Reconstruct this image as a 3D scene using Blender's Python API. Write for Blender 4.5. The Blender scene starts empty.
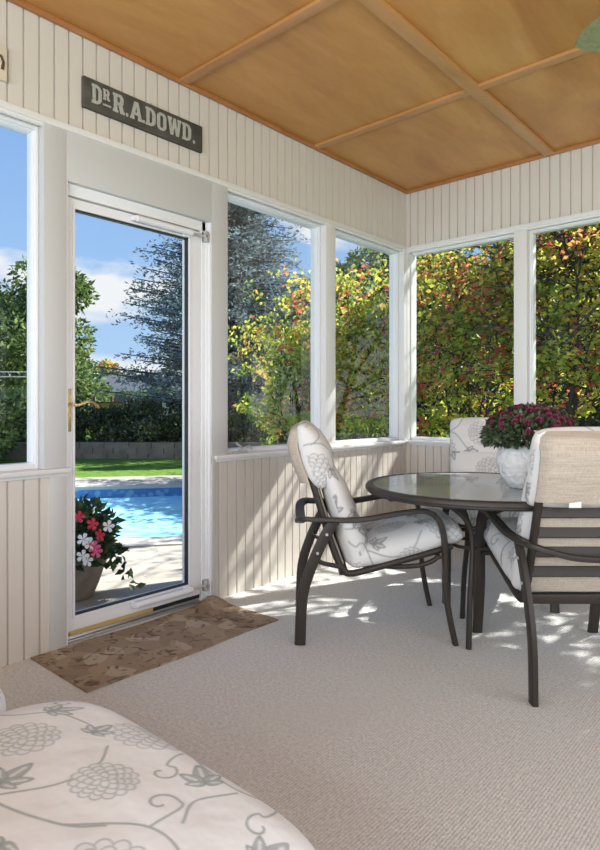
import bpy, math, random
import numpy as np
from mathutils import Vector, Matrix, Euler
random.seed(7); rng = np.random.default_rng(11)
SC = bpy.context.scene; COL = SC.collection
PI = math.pi; R = math.radians
YAW = R(41.569)
def W(r, f):                     # the garden is laid out on axes turned by YAW from the room's
    return (r*math.cos(YAW)-f*math.sin(YAW), r*math.sin(YAW)+f*math.cos(YAW))

# ------------------------------------------------------------------ camera
cam_d = bpy.data.cameras.new('camera'); cam = bpy.data.objects.new('camera', cam_d); COL.objects.link(cam)
cam.location = (0, 0, 1.03); cam.rotation_euler = (PI/2, 0, YAW)
cam_d.sensor_fit = 'VERTICAL'; cam_d.sensor_height = 24; cam_d.lens = 24*610/850
cam_d.shift_y = -20/850; cam_d.clip_end = 500; cam_d.clip_start = .02
SC.camera = cam
# ------------------------------------------------------------------ world
wd = bpy.data.worlds.new('sky'); SC.world = wd; wd.use_nodes = True
nt = wd.node_tree; nt.nodes.clear(); N = nt.nodes.new; LK = nt.links.new
out = N('ShaderNodeOutputWorld'); bg = N('ShaderNodeBackground'); LK(bg.outputs[0], out.inputs[0])
tc = N('ShaderNodeTexCoord'); sp = N('ShaderNodeSeparateXYZ'); LK(tc.outputs['Generated'], sp.inputs[0])
gr = N('ShaderNodeValToRGB'); LK(sp.outputs[2], gr.inputs[0])
e = gr.color_ramp.elements; e[0].position = 0.0; e[0].color = (.50, .70, .96, 1); e[1].position = .60; e[1].color = (.17, .36, .80, 1)
m = e.new(.22); m.color = (.36, .58, .93, 1)
mp = N('ShaderNodeMapping'); mp.inputs['Scale'].default_value = (1, 1, 2.6); mp.inputs['Location'].default_value = (3.1, 1.7, .25)
LK(tc.outputs['Generated'], mp.inputs[0])
nz = N('ShaderNodeTexNoise'); nz.inputs['Scale'].default_value = 3.1; nz.inputs['Detail'].default_value = 7; nz.inputs['Roughness'].default_value = .55
LK(mp.outputs[0], nz.inputs[0])
# clouds gather low in the sky
ma = N('ShaderNodeMath'); ma.operation = 'MULTIPLY_ADD'; ma.inputs[1].default_value = -.72; ma.inputs[2].default_value = .16; LK(sp.outputs[2], ma.inputs[0])
ad = N('ShaderNodeMath'); ad.operation = 'ADD'; LK(nz.outputs[0], ad.inputs[0]); LK(ma.outputs[0], ad.inputs[1])
cr = N('ShaderNodeValToRGB'); cr.color_ramp.elements[0].position = .50; cr.color_ramp.elements[1].position = .60; LK(ad.outputs[0], cr.inputs[0])
mx = N('ShaderNodeMix'); mx.data_type = 'RGBA'; LK(cr.outputs[0], mx.inputs[0]); LK(gr.outputs[0], mx.inputs[6]); mx.inputs[7].default_value = (.93, .94, .96, 1)
LK(mx.outputs[2], bg.inputs[0]); bg.inputs[1].default_value = 1.0
# ------------------------------------------------------------------ sun and added fill lights
sd = bpy.data.lights.new('sun', 'SUN'); sun = bpy.data.objects.new('sun', sd); COL.objects.link(sun)
sd.energy = 13.0; sd.angle = R(.53); sd.color = (1, .97, .91)
sun.rotation_euler = Vector((.40, 1, 1.04)).to_track_quat('Z', 'Y').to_euler(); sun.location = (3, 12, 12)
def area(name, loc, rot, sx, sy, power, color=(1, 1, 1)):
    d = bpy.data.lights.new(name, 'AREA'); d.shape = 'RECTANGLE'; d.size = sx; d.size_y = sy; d.energy = power; d.color = color
    o = bpy.data.objects.new(name, d); COL.objects.link(o); o.location = loc; o.rotation_euler = rot; return o
area('rear_fill', (-.2, -1.93, 1.5), (R(90), 0, 0), 4.2, 1.35, 155, (.87, .93, 1))  # added fill lamp behind the camera, lifts the whole interior
area('right_fill', (2.1, 1.0, 1.5), (R(90), 0, R(90)), 4.0, 1.35, 62, (.96, .98, 1))  # second added fill lamp, out of view on the right
SC.view_settings.view_transform = 'Standard'; SC.view_settings.look = 'None'
SC.view_settings.exposure = 0.0; SC.view_settings.gamma = 1.0; SC.view_settings.use_curve_mapping = False
SC.cycles.use_denoising = True; SC.cycles.max_bounces = 10; SC.cycles.transparent_max_bounces = 24
SC.cycles.diffuse_bounces = 5; SC.cycles.sample_clamp_indirect = 8

# ------------------------------------------------------------------ helpers
def tag(o, label=None, cat=None, group=None, kind=None):
    if label: o['label'] = label
    if cat: o['category'] = cat
    if group: o['group'] = group
    if kind: o['kind'] = kind
    return o
def empty(name, loc=(0, 0, 0), rz=0, label=None, cat=None, group=None, kind=None):
    o = bpy.data.objects.new(name, None); COL.objects.link(o); o.location = loc; o.rotation_euler = (0, 0, rz)
    o.empty_display_size = .1
    return tag(o, label, cat, group, kind)
class MB:
    def __init__(s): s.v = []; s.f = []
    def add(s, v, f):
        n = len(s.v); s.v += [tuple(map(float, p)) for p in v]; s.f += [tuple(i+n for i in q) for q in f]; return s
    def box(s, a, b, bev=0):
        x0, x1 = sorted((a[0], b[0])); y0, y1 = sorted((a[1], b[1])); z0, z1 = sorted((a[2], b[2]))
        if bev:
            bm = bmesh_box(x0, y0, z0, x1, y1, z1, bev); return s.add(*bm)
        v = [(x, y, z) for z in (z0, z1) for y in (y0, y1) for x in (x0, x1)]
        return s.add(v, [(0, 2, 3, 1), (4, 5, 7, 6), (0, 1, 5, 4), (2, 6, 7, 3), (0, 4, 6, 2), (1, 3, 7, 5)])
    def tube(s, pts, rad, n=10, flat=None, cap=True, up=None):
        # rad: number or list; flat=(a,b): ellipse half sizes scaled along (side, normal)
        P = [Vector(p) for p in pts]; k = len(P); rr = rad if isinstance(rad, (list, tuple)) else [rad]*k
        T = [((P[min(i+1, k-1)]-P[max(i-1, 0)]).normalized()) for i in range(k)]
        u = Vector(up) if up else (Vector((0, 0, 1)) if abs(T[0].z) < .9 else Vector((1, 0, 0)))
        V = []; 
        for i in range(k):
            side = T[i].cross(u)
            if side.length < 1e-4: side = T[i].orthogonal()
            side.normalize(); nn = side.cross(T[i]).normalized()
            if not up: u = nn
            a, b = (flat if flat else (1, 1))
            for j in range(n):
                t = 2*PI*j/n; c, d = math.cos(t), math.sin(t)
                if flat:   # rounded rectangle section
                    c = math.copysign(abs(c)**.5, c); d = math.copysign(abs(d)**.5, d)
                V.append(P[i]+side*(c*rr[i]*a)+nn*(d*rr[i]*b))
        F = [(i*n+j, i*n+(j+1) % n, (i+1)*n+(j+1) % n, (i+1)*n+j) for i in range(k-1) for j in range(n)]
        if cap: F += [tuple(range(n-1, -1, -1)), tuple((k-1)*n+j for j in range(n))]
        return s.add(V, F)
    def lathe(s, prof, n=40, c=(0, 0, 0), cap0=True, cap1=True):
        V = [(c[0]+r*math.cos(2*PI*j/n), c[1]+r*math.sin(2*PI*j/n), c[2]+z) for r, z in prof for j in range(n)]
        F = [(i*n+j, i*n+(j+1) % n, (i+1)*n+(j+1) % n, (i+1)*n+j) for i in range(len(prof)-1) for j in range(n)]
        if cap0: F.append(tuple(range(n-1, -1, -1)))
        if cap1: F.append(tuple((len(prof)-1)*n+j for j in range(n)))
        return s.add(V, F)
    def prism(s, poly, h0, h1, fn):      # poly in 2-D, fn(u, v, h) -> 3-D
        k = len(poly); V = [fn(u, v, h0) for u, v in poly]+[fn(u, v, h1) for u, v in poly]
        return s.add(V, [tuple(range(k-1, -1, -1)), tuple(range(k, 2*k))]+[(i, (i+1) % k, k+(i+1) % k, k+i) for i in range(k)])
    def obj(s, name, mat, parent=None, smooth=True, loc=None, angle=40):
        me = bpy.data.meshes.new(name); me.from_pydata(s.v, [], s.f); me.validate(); me.update()
        return link(name, me, mat, parent, smooth, loc, angle)
def link(name, me, mat, parent=None, smooth=True, loc=None, angle=40):
    if mat: me.materials.append(mat)
    if smooth:
        me.shade_smooth()
        try: me.set_sharp_from_angle(angle=R(angle))
        except Exception: pass
    o = bpy.data.objects.new(name, me); COL.objects.link(o)
    if parent: o.parent = parent
    if loc: o.location = loc
    return o
import bmesh
def bmesh_box(x0, y0, z0, x1, y1, z1, bev):
    bm = bmesh.new(); bmesh.ops.create_cube(bm, size=1)
    for v in bm.verts: v.co = ((x0+x1)/2+v.co.x*(x1-x0), (y0+y1)/2+v.co.y*(y1-y0), (z0+z1)/2+v.co.z*(z1-z0))
    bmesh.ops.bevel(bm, geom=list(bm.edges), offset=bev, segments=2, affect='EDGES', profile=.6)
    bm.verts.index_update(); V = [tuple(v.co) for v in bm.verts]; F = [tuple(v.index for v in f.verts) for f in bm.faces]; bm.free()
    return V, F
def spline(pts, per=6):          # Catmull-Rom through pts
    P = [np.array(p, float) for p in pts]; P = [2*P[0]-P[1]]+P+[2*P[-1]-P[-2]]; o = []
    for i in range(1, len(P)-2):
        a, b, c, d = P[i-1:i+3]
        for k in range(per):
            t = k/per; o.append(tuple(.5*((2*b)+(c-a)*t+(2*a-5*b+4*c-d)*t*t+(-a+3*b-3*c+d)*t**3)))
    o.append(tuple(P[-2])); return o
def copy_tree(o, parent=None):
    c = o.copy(); COL.objects.link(c)
    if parent: c.parent = parent
    for ch in list(o.children): copy_tree(ch, c)
    return c
# ------------------------------------------------------------------ materials
def mat(name, col, rough=.5, metal=0, spec=.5, bump=None, noise=None, trans=None):
    """bump=(scale, strength[, distance]); noise=(scale, colour2, amount)"""
    m = bpy.data.materials.new(name); m.use_nodes = True; t = m.node_tree; b = t.nodes['Principled BSDF']
    b.inputs['Base Color'].default_value = (*col, 1); b.inputs['Roughness'].default_value = rough
    b.inputs['Metallic'].default_value = metal; b.inputs['Specular IOR Level'].default_value = spec
    tc = t.nodes.new('ShaderNodeTexCoord')
    if noise:
        n = t.nodes.new('ShaderNodeTexNoise'); n.inputs['Scale'].default_value = noise[0]; n.inputs['Detail'].default_value = 5
        t.links.new(tc.outputs['Object'], n.inputs[0])
        r = t.nodes.new('ShaderNodeValToRGB'); r.color_ramp.elements[0].position = .35; r.color_ramp.elements[1].position = .68
        r.color_ramp.elements[0].color = (*col, 1); r.color_ramp.elements[1].color = (*noise[1], 1)
        t.links.new(n.outputs[0], r.inputs[0]); t.links.new(r.outputs[0], b.inputs['Base Color'])
    if bump:
        n = t.nodes.new('ShaderNodeTexNoise'); n.inputs['Scale'].default_value = bump[0]; n.inputs['Detail'].default_value = 4
        t.links.new(tc.outputs['Object'], n.inputs[0])
        bp = t.nodes.new('ShaderNodeBump'); bp.inputs['Strength'].default_value = bump[1]; bp.inputs['Distance'].default_value = bump[2] if len(bump) > 2 else .01
        t.links.new(n.outputs[0], bp.inputs['Height']); t.links.new(bp.outputs[0], b.inputs['Normal'])
    return m
def nodes(m):
    t = m.node_tree; return t, t.nodes['Principled BSDF'], t.nodes.new, t.links.new
M = {}
M['white'] = mat('white paint', (.68, .68, .67), .35)
M['bead'] = mat('beadboard paint', (.59, .55, .50), .45)
M['casing'] = mat('casing paint', (.50, .50, .495), .4)
M['vinyl'] = mat('window vinyl', (.74, .75, .77), .3)
M['outer'] = mat('exterior siding', (.55, .53, .5), .7, bump=(30, .1))
M['bronze'] = mat('bronze powder coat', (.032, .026, .021), .45, .0, .35, bump=(400, .05, .001))
M['brass'] = mat('brass', (.8, .6, .28), .25, 1)
M['steel'] = mat('brushed metal', (.5, .5, .5), .45, .4)
M['plastic'] = mat('closer enamel', (.72, .73, .76), .3)
M['gasket'] = mat('black gasket', (.01, .01, .01), .5)
M['linen'] = mat('linen backing', (.44, .39, .32), .9)
t, b, n_, l_ = nodes(M['linen'])
tc_ = n_('ShaderNodeTexCoord'); w1 = n_('ShaderNodeTexNoise'); w2 = n_('ShaderNodeTexNoise')
for w, s in ((w1, (12, 12, 300)), (w2, (300, 300, 12))):
    q = n_('ShaderNodeMapping'); q.inputs['Scale'].default_value = s; l_(tc_.outputs['Object'], q.inputs[0]); l_(q.outputs[0], w.inputs[0]); w.inputs['Scale'].default_value = 1
a_ = n_('ShaderNodeMath'); a_.operation = 'ADD'; l_(w1.outputs[0], a_.inputs[0]); l_(w2.outputs[0], a_.inputs[1])
r_ = n_('ShaderNodeValToRGB'); r_.color_ramp.elements[0].position = .3; r_.color_ramp.elements[1].position = .72
a2 = n_('ShaderNodeMath'); a2.operation = 'MULTIPLY'; a2.inputs[1].default_value = .5; l_(a_.outputs[0], a2.inputs[0]); l_(a2.outputs[0], r_.inputs[0])
r_.color_ramp.elements[0].color = (.34, .29, .23, 1); r_.color_ramp.elements[1].color = (.54, .48, .40, 1); l_(r_.outputs[0], b.inputs['Base Color'])

def floral(name, light, dark):
    m = mat(name, light, .85, spec=.2)
    t, b, n_, l_ = nodes(m); a = n_('ShaderNodeAttribute'); a.attribute_name = 'print'
    x = n_('ShaderNodeMix'); x.data_type = 'RGBA'; x.inputs[6].default_value = (*light, 1); x.inputs[7].default_value = (*dark, 1)
    l_(a.outputs['Fac'], x.inputs[0]); l_(x.outputs[2], b.inputs['Base Color'])
    tc = n_('ShaderNodeTexCoord'); nz = n_('ShaderNodeTexNoise'); nz.inputs['Scale'].default_value = 600; l_(tc.outputs['Object'], nz.inputs[0])
    nb = n_('ShaderNodeTexNoise'); nb.inputs['Scale'].default_value = 9; nb.inputs['Detail'].default_value = 3; l_(tc.outputs['Object'], nb.inputs[0])
    b1 = n_('ShaderNodeBump'); b1.inputs['Strength'].default_value = .25; b1.inputs['Distance'].default_value = .001; l_(nz.outputs[0], b1.inputs['Height'])
    b2 = n_('ShaderNodeBump'); b2.inputs['Strength'].default_value = .35; b2.inputs['Distance'].default_value = .03; l_(nb.outputs[0], b2.inputs['Height']); l_(b1.outputs[0], b2.inputs['Normal'])
    l_(b2.outputs[0], b.inputs['Normal']); return m
M['floral'] = floral('floral canvas', (.66, .66, .65), (.16, .165, .17))
M['floral_big'] = floral('floral canvas pale', (.80, .86, .92), (.23, .30, .32))

def glass_mat(name, tint=(1, 1, 1), rough=0, mixmax=1.0, base=.04):
    m = bpy.data.materials.new(name); m.use_nodes = True; t = m.node_tree; t.nodes.clear()
    o = t.nodes.new('ShaderNodeOutputMaterial'); tr = t.nodes.new('ShaderNodeBsdfTransparent'); g = t.nodes.new('ShaderNodeBsdfGlossy')
    tr.inputs[0].default_value = (*tint, 1); g.inputs['Roughness'].default_value = rough
    fr = t.nodes.new('ShaderNodeFresnel'); fr.inputs[0].default_value = 1.45
    mm = t.nodes.new('ShaderNodeMath'); mm.operation = 'MULTIPLY'; mm.inputs[1].default_value = mixmax; t.links.new(fr.outputs[0], mm.inputs[0])
    x = t.nodes.new('ShaderNodeMixShader'); t.links.new(mm.outputs[0], x.inputs[0]); t.links.new(tr.outputs[0], x.inputs[1]); t.links.new(g.outputs[0], x.inputs[2])
    t.links.new(x.outputs[0], o.inputs[0]); return m
M['glass'] = glass_mat('window glass', (.98, .99, .99), 0, .12)

# carpet: short loops in rows
M['carpet'] = mat('loop pile carpet', (.40, .37, .335), .95, spec=.1)
t, b, n_, l_ = nodes(M['carpet']); tc_ = n_('ShaderNodeTexCoord')
mp_ = n_('ShaderNodeMapping'); mp_.inputs['Rotation'].default_value = (0, 0, R(0)); l_(tc_.outputs['Object'], mp_.inputs[0])
wv = n_('ShaderNodeTexWave'); wv.bands_direction = 'X'; wv.inputs['Scale'].default_value = 36; wv.inputs['Distortion'].default_value = 3.5; wv.inputs['Detail'].default_value = 2; wv.inputs['Detail Scale'].default_value = 3
vo = n_('ShaderNodeTexVoronoi'); vo.inputs['Scale'].default_value = 150; l_(mp_.outputs[0], wv.inputs[0]); l_(mp_.outputs[0], vo.inputs[0])
nz = n_('ShaderNodeTexNoise'); nz.inputs['Scale'].default_value = 90; nz.inputs['Detail'].default_value = 6; nz.inputs['Roughness'].default_value = .75; l_(mp_.outputs[0], nz.inputs[0])
a1 = n_('ShaderNodeMath'); a1.operation = 'MULTIPLY_ADD'; a1.inputs[1].default_value = .20; l_(wv.outputs[1], a1.inputs[0]); l_(nz.outputs[0], a1.inputs[2])
r_ = n_('ShaderNodeValToRGB'); r_.color_ramp.elements[0].position = .38; r_.color_ramp.elements[1].position = .82; l_(a1.outputs[0], r_.inputs[0])
r_.color_ramp.elements[0].color = (.44, .435, .42, 1); r_.color_ramp.elements[1].color = (.78, .775, .75, 1); l_(r_.outputs[0], b.inputs['Base Color'])
bp = n_('ShaderNodeBump'); bp.inputs['Strength'].default_value = .8; bp.inputs['Distance'].default_value = .006; l_(a1.outputs[0], bp.inputs['Height']); l_(bp.outputs[0], b.inputs['Normal'])

def wood(name, c0, c1, c2, axis_scale, rough=.35, sc=1.0):
    m = mat(name, c0, rough); t, b, n_, l_ = nodes(m); tc = n_('ShaderNodeTexCoord'); mp = n_('ShaderNodeMapping'); mp.inputs['Scale'].default_value = axis_scale
    l_(tc.outputs['Object'], mp.inputs[0]); a = n_('ShaderNodeTexNoise'); a.inputs['Scale'].default_value = 1.2*sc; a.inputs['Detail'].default_value = 7; a.inputs['Distortion'].default_value = 1.0
    f = n_('ShaderNodeTexNoise'); f.inputs['Scale'].default_value = 14*sc; f.inputs['Detail'].default_value = 4; l_(mp.outputs[0], a.inputs[0]); l_(mp.outputs[0], f.inputs[0])
    s = n_('ShaderNodeMath'); s.operation = 'MULTIPLY_ADD'; s.inputs[1].default_value = .22; l_(f.outputs[0], s.inputs[0]); l_(a.outputs[0], s.inputs[2])
    r = n_('ShaderNodeValToRGB'); l_(s.outputs[0], r.inputs[0]); e = r.color_ramp.elements; e[0].position = .38; e[0].color = (*c0, 1); e[1].position = .82; e[1].color = (*c2, 1); k = e.new(.6); k.color = (*c1, 1)
    l_(r.outputs[0], b.inputs['Base Color']); return m
M['ply'] = wood('stained plywood', (.40, .175, .045), (.49, .235, .065), (.57, .30, .095), (3.5, .8, 1), .4)
M['batten'] = wood('pine batten', (.42, .21, .075), (.50, .26, .095), (.56, .31, .13), (6, 1, 6), .4)
M['batten_x'] = wood('pine batten across', (.40, .185, .06), (.47, .23, .085), (.52, .28, .11), (1, 6, 6), .4)
M['cove'] = wood('stained cove', (.32, .13, .045), (.37, .16, .055), (.42, .19, .07), (4, 4, 4), .4)

# ------------------------------------------------------------------ floral print drawn once as numbers
TS = .56; TN = 430; TILE = np.zeros((TN, TN), np.float32)
def _win(cx, cy, rad):
    k = int(rad/TS*TN)+3; ix = np.arange(-k, k+1); gx, gy = np.meshgrid(ix, ix, indexing='ij'); c0, c1 = int(cx/TS*TN), int(cy/TS*TN)
    X = (gx+c0)*TS/TN-cx; Y = (gy+c1)*TS/TN-cy; return X, Y, (gx+c0) % TN, (gy+c1) % TN
def petal(cx, cy, ang, l, w, val_in, val_line=.85, lw=.0016, point=0):
    X, Y, I, J = _win(cx, cy, max(l, w)*1.3); u = X*math.cos(ang)+Y*math.sin(ang); v = -X*math.sin(ang)+Y*math.cos(ang)
    ww = w*(1-point*np.clip(u/l, -1, 1)); e = np.sqrt((u/l)**2+(v/np.maximum(ww, 1e-4))**2)
    d = (e-1)*min(l, w); ins = d < 0; T = TILE[I, J]
    if val_in is not None: T = np.where(ins, val_in, T)
    a = np.clip(1.3-np.abs(d)/lw, 0, 1); TILE[I, J] = np.maximum(T*(1-a), T*(1-a)+a*val_line)
def stroke(pts, w=.0024, val=.75):
    pts = spline(pts, 14); 
    for i in range(len(pts)-1):
        n = max(1, int(math.dist(pts[i], pts[i+1])/.001))
        for k in range(n):
            t = k/n; cx = pts[i][0]*(1-t)+pts[i+1][0]*t; cy = pts[i][1]*(1-t)+pts[i+1][1]*t
            X, Y, I, J = _win(cx, cy, w*1.6); a = np.clip(1.4-np.hypot(X, Y)/w, 0, 1)*val; TILE[I, J] = np.maximum(TILE[I, J], a)
def curl(cx, cy, r, a0, s):
    return [(cx+r*(1-k/11)*math.cos(a0+s*k*.62), cy+r*(1-k/11)*math.sin(a0+s*k*.62)) for k in range(10)]
def flower(cx, cy, Rr, n0=15):
    for k, (fr, n) in enumerate(((.84, n0), (.62, n0-3), (.41, 9), (.22, 6))):
        for j in range(n): petal(cx+fr*Rr*math.cos(2*PI*(j+.5*(k % 2))/n), cy+fr*Rr*math.sin(2*PI*(j+.5*(k % 2))/n), 2*PI*(j+.5*(k % 2))/n, Rr*.235, Rr*.80*fr*PI/n*1.25+.001, .08, .62)
    petal(cx, cy, 0, Rr*.1, Rr*.1, .2, .6)
def leaf(cx, cy, ang, s):
    for k, (da, q) in enumerate(((0, 1), (.85, .75), (-.85, .75), (1.5, .5), (-1.5, .5))):
        a = ang+da; petal(cx+math.cos(a)*s*.5*q, cy+math.sin(a)*s*.5*q, a, s*.46*q, s*.22*q, .66, .85, .0012, .35)
        for z in (-.2, .1, .4): petal(cx+math.cos(a)*s*(.5+z*.5)*q, cy+math.sin(a)*s*(.5+z*.5)*q, a, s*.09*q, s*.05*q, .2, .2, .0008)
stroke([(.0, .12), (.08, .20), (.17, .19), (.25, .10), (.36, .07), (.46, .08), (.56, .12), (.60, .16)])
stroke([(-.03, .385), (.0, .375), (.10, .37), (.20, .43), (.30, .50), (.42, .47), (.49, .40), (.56, .375)])
stroke([(.14, .20), (.19, .22), (.23, .28), (.31, .30)]); stroke([(.43, .075), (.47, .16), (.46, .23), (.41, .28)]); stroke([(.10, .36), (.07, .29), (.10, .24)])
stroke([(.30, .50), (.27, .55), (.25, .66)]); stroke([(.42, .47), (.36, .40), (.33, .34)])
stroke([(.08, .20)]+curl(.045, .245, .03, .6, 1)); stroke([(.36, .07)]+curl(.37, .015, .028, 1.2, -1)); stroke([(.20, .43)]+curl(.175, .325, .03, 1.6, 1)); stroke([(.49, .38)]+curl(.535, .30, .03, 2.2, -1))
stroke([(.30, .50)]+curl(.36, .535, .026, 3.4, 1))
for a in ((.115, .105, .062), (.40, .375, .066), (.155, .505, .058), (.30, .185, .056), (.505, .215, .048)): flower(*a)
for a in ((.235, .10, -.9, .06), (.41, .10, 1.9, .055), (.215, .275, 1.4, .055), (.045, .335, 2.6, .06), (.255, .455, -1.1, .06), (.475, .46, .9, .06), (.35, .285, 1.9, .045), (.01, .43, -2.2, .05), (.54, .05, -1.3, .05), (.09, .43, 2.2, .045)): leaf(a[0], a[1], a[2], a[3]*1.15)
def print_at(u, v):
    x = (u/TS*TN) % TN; y = (v/TS*TN) % TN; i = np.floor(x).astype(int); j = np.floor(y).astype(int); a = x-i; b = y-j; i %= TN; j %= TN
    i1 = (i+1) % TN; j1 = (j+1) % TN
    return TILE[i, j]*(1-a)*(1-b)+TILE[i1, j]*a*(1-b)+TILE[i, j1]*(1-a)*b+TILE[i1, j1]*a*b

def pad(name, path, width, thick, m, parent=None, nu=60, nv=64, ex=4.5, end=.06, uv0=(0, 0), puff=.12, sides=None, scale=1.0, seams=(), cr=0):
    """stuffed pad swept along path [(y,z)..]; x is the width; thick = number or list along path"""
    P = np.array(spline([(0, *p) for p in path], 12))[:, 1:]; seg = np.r_[0, np.cumsum(np.hypot(*np.diff(P, axis=0).T))]; L = seg[-1]
    th = np.interp(np.linspace(0, 1, 50), np.linspace(0, 1, len(thick)), thick) if isinstance(thick, (list, tuple)) else np.full(50, thick)
    # denser rings at both ends
    s = np.linspace(0, 1, nu); s = s+.0*s; s = np.sort(np.r_[s, np.linspace(0, end/L*.9, 8)[1:], 1-np.linspace(0, end/L*.9, 8)[1:]]); nu = len(s)
    Y = np.interp(s*L, seg, P[:, 0]); Z = np.interp(s*L, seg, P[:, 1]); T = np.gradient(np.c_[Y, Z], axis=0); T /= np.linalg.norm(T, axis=1)[:, None]; Nn = np.c_[-T[:, 1], T[:, 0]]
    d = np.minimum(s, 1-s)*L; q = np.clip(d/end, 0, 1); fall = (1-(1-q)**2.4)**(1/2.4)
    hw = width/2-end*.75*(1-fall); ht = np.interp(s, np.linspace(0, 1, 50), th)/2*np.maximum(fall, .02)
    if cr: q2 = np.clip(d/cr, 0, 1); hw = hw-cr*.8*(1-np.sqrt(1-(1-q2)**2))
    for c, w_, dep in seams: ht *= 1-dep*np.exp(-((s-c)*L/w_)**2)
    a = np.linspace(0, 2*PI, nv, endpoint=False); c, sn = np.cos(a), np.sin(a)
    ca = np.sign(c)*np.abs(c)**(2/ex); sa = np.sign(sn)*np.abs(sn)**(2/2.3)
    # spread the points evenly over the width
    fa = np.linspace(PI, 0, 4001); fx_ = np.sign(np.cos(fa))*np.abs(np.cos(fa))**(2/ex); fz_ = np.abs(np.sin(fa))**(2/2.3)
    ar = np.r_[0, np.cumsum(np.hypot(np.diff(fx_)*hw.mean(), np.diff(fz_)*ht.mean()))]; tq = np.linspace(0, ar[-1], nv//2)
    xs = np.interp(tq, ar, fx_); zt = np.interp(tq, ar, fz_); X2 = np.r_[xs, xs[-2:0:-1]]; Z2 = np.r_[zt, -zt[-2:0:-1]]; nv = len(X2)
    X = hw[:, None]*X2[None]; bul = 1+puff*(1-np.abs(X2)**2)[None]*np.clip(d/.2, 0, 1)[:, None]
    H = ht[:, None]*Z2[None]*bul
    V = np.stack([X, Y[:, None]+Nn[:, :1]*H, Z[:, None]+Nn[:, 1:]*H], -1).reshape(-1, 3)
    idx = np.arange(nu*nv).reshape(nu, nv); nx = np.roll(idx, -1, 1)
    F = np.stack([idx[:-1], idx[1:], nx[1:], nx[:-1]], -1).reshape(-1, 4).tolist(); F += [idx[0].tolist(), idx[-1].tolist()[::-1]]
    me = bpy.data.meshes.new(name); me.from_pydata(V.tolist(), [], F); me.update()
    arc = np.cumsum(np.r_[0, np.hypot(np.diff(hw.mean()*X2), np.diff(ht.mean()*Z2))]); 
    U = np.tile(arc[None]*1.0, (nu, 1)); Vv = np.tile((s*L)[:, None], (1, nv)); pr = print_at((U+uv0[0])*scale, (Vv+uv0[1])*scale).reshape(-1)
    if sides == 'front': pr = pr*(np.tile(Z2[None] < .35, (nu, 1)).reshape(-1))
    at = me.attributes.new('print', 'FLOAT', 'POINT'); at.data.foreach_set('value', pr.astype(np.float32))
    return link(name, me, m, parent, True, None, 85)

# ================================================================== THE ROOM
XW, YW, H, TH = -2.467, 4.0, 2.65, .12
X1, Y0 = 2.2, -2.0
ZS, ZH = .765, 2.20           # sill and head
G0, GP = 1.037-.0645*60, .0645
def S(o, n=None): o['kind'] = 'structure'; return o
def bead(mb, axis, at, s0, s1, z0, z1, off, inward):
    """grooved boards on a wall plane; axis 'y' = wall along Y at x=at"""
    prof = [(s0, -.012), (s0, 0)]; k = math.ceil((s0-off)/GP)
    while off+k*GP < s1-.006:
        g = off+k*GP; k += 1
        if g < s0+.006: continue
        prof += [(g-.0055, 0), (g-.0025, -.010), (g+.0025, -.010), (g+.0055, 0)]
    prof += [(s1, 0), (s1, -.012)]
    V = []
    for s, d in prof:
        for z in (z0, z1): V.append((at+inward*d, s, z) if axis == 'y' else (s, at+inward*d, z))
    n = len(prof); F = [(2*i, 2*i+2, 2*i+3, 2*i+1) for i in range(n-1)]
    if (axis == 'y' and inward > 0): F = [f[::-1] for f in F]
    elif axis == 'x' and inward < 0: F = [f[::-1] for f in F]
    mb.add(V, F)
# floor, ceiling
S(MB().box((XW-TH, Y0-TH, -.10), (X1+TH, YW+TH, 0)).obj('floor', M['carpet'], smooth=False))
S(MB().box((XW-TH, Y0-TH, H), (X1+TH, YW+TH, H+.02)).obj('ceiling', M['ply'], smooth=False))
S(MB().box((XW-TH-.1, Y0-TH-.1, H+.03), (X1+TH+.1, YW+TH+.1, H+.13)).obj('roof', M['outer'], smooth=False))
tn = [0]
def trim(mb, m='white', angle=40):
    tn[0] += 1; return S(mb.obj('trim_%d' % tn[0], M[m], angle=angle))
# left wall
LW = [(-1.9, -.9), (-.75, .05), (.16, 1.181)]          # window openings (Y)
LW2 = [(2.191, 3.022), (3.125, 3.945)]
DO = (1.281, 2.080, 1.985)                              # door opening
b_ = MB()
for a, c in ((Y0, DO[0]), (DO[1], YW)):
    b_.box((XW-TH, a, 0), (XW-.012, c, ZS-.02)); bead(b_, 'y', XW, a, c, 0, ZS-.02, G0, 1)
b_.box((XW-TH, Y0, ZH), (XW-.012, YW+.0, H)); bead(b_, 'y', XW, Y0, YW, ZH+.02, H, G0, 1)
S(b_.obj('wall_left', M['bead'], smooth=False))
# back wall
BW = [(-2.452, -1.635), (-1.548, -.78), (-.69, .08), (.17, .94), (1.03, 1.80)]
b_ = MB(); b_.box((XW-TH, YW+.012, 0), (X1, YW+TH, ZS-.02)); bead(b_, 'x', YW, XW, X1, 0, ZS-.02, -2.368, -1)
b_.box((XW-TH, YW+.012, ZH), (X1, YW+TH, H)); bead(b_, 'x', YW, XW, X1, ZH+.02, H, -2.368, -1)
S(b_.obj('wall_back', M['bead'], smooth=False))
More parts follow.
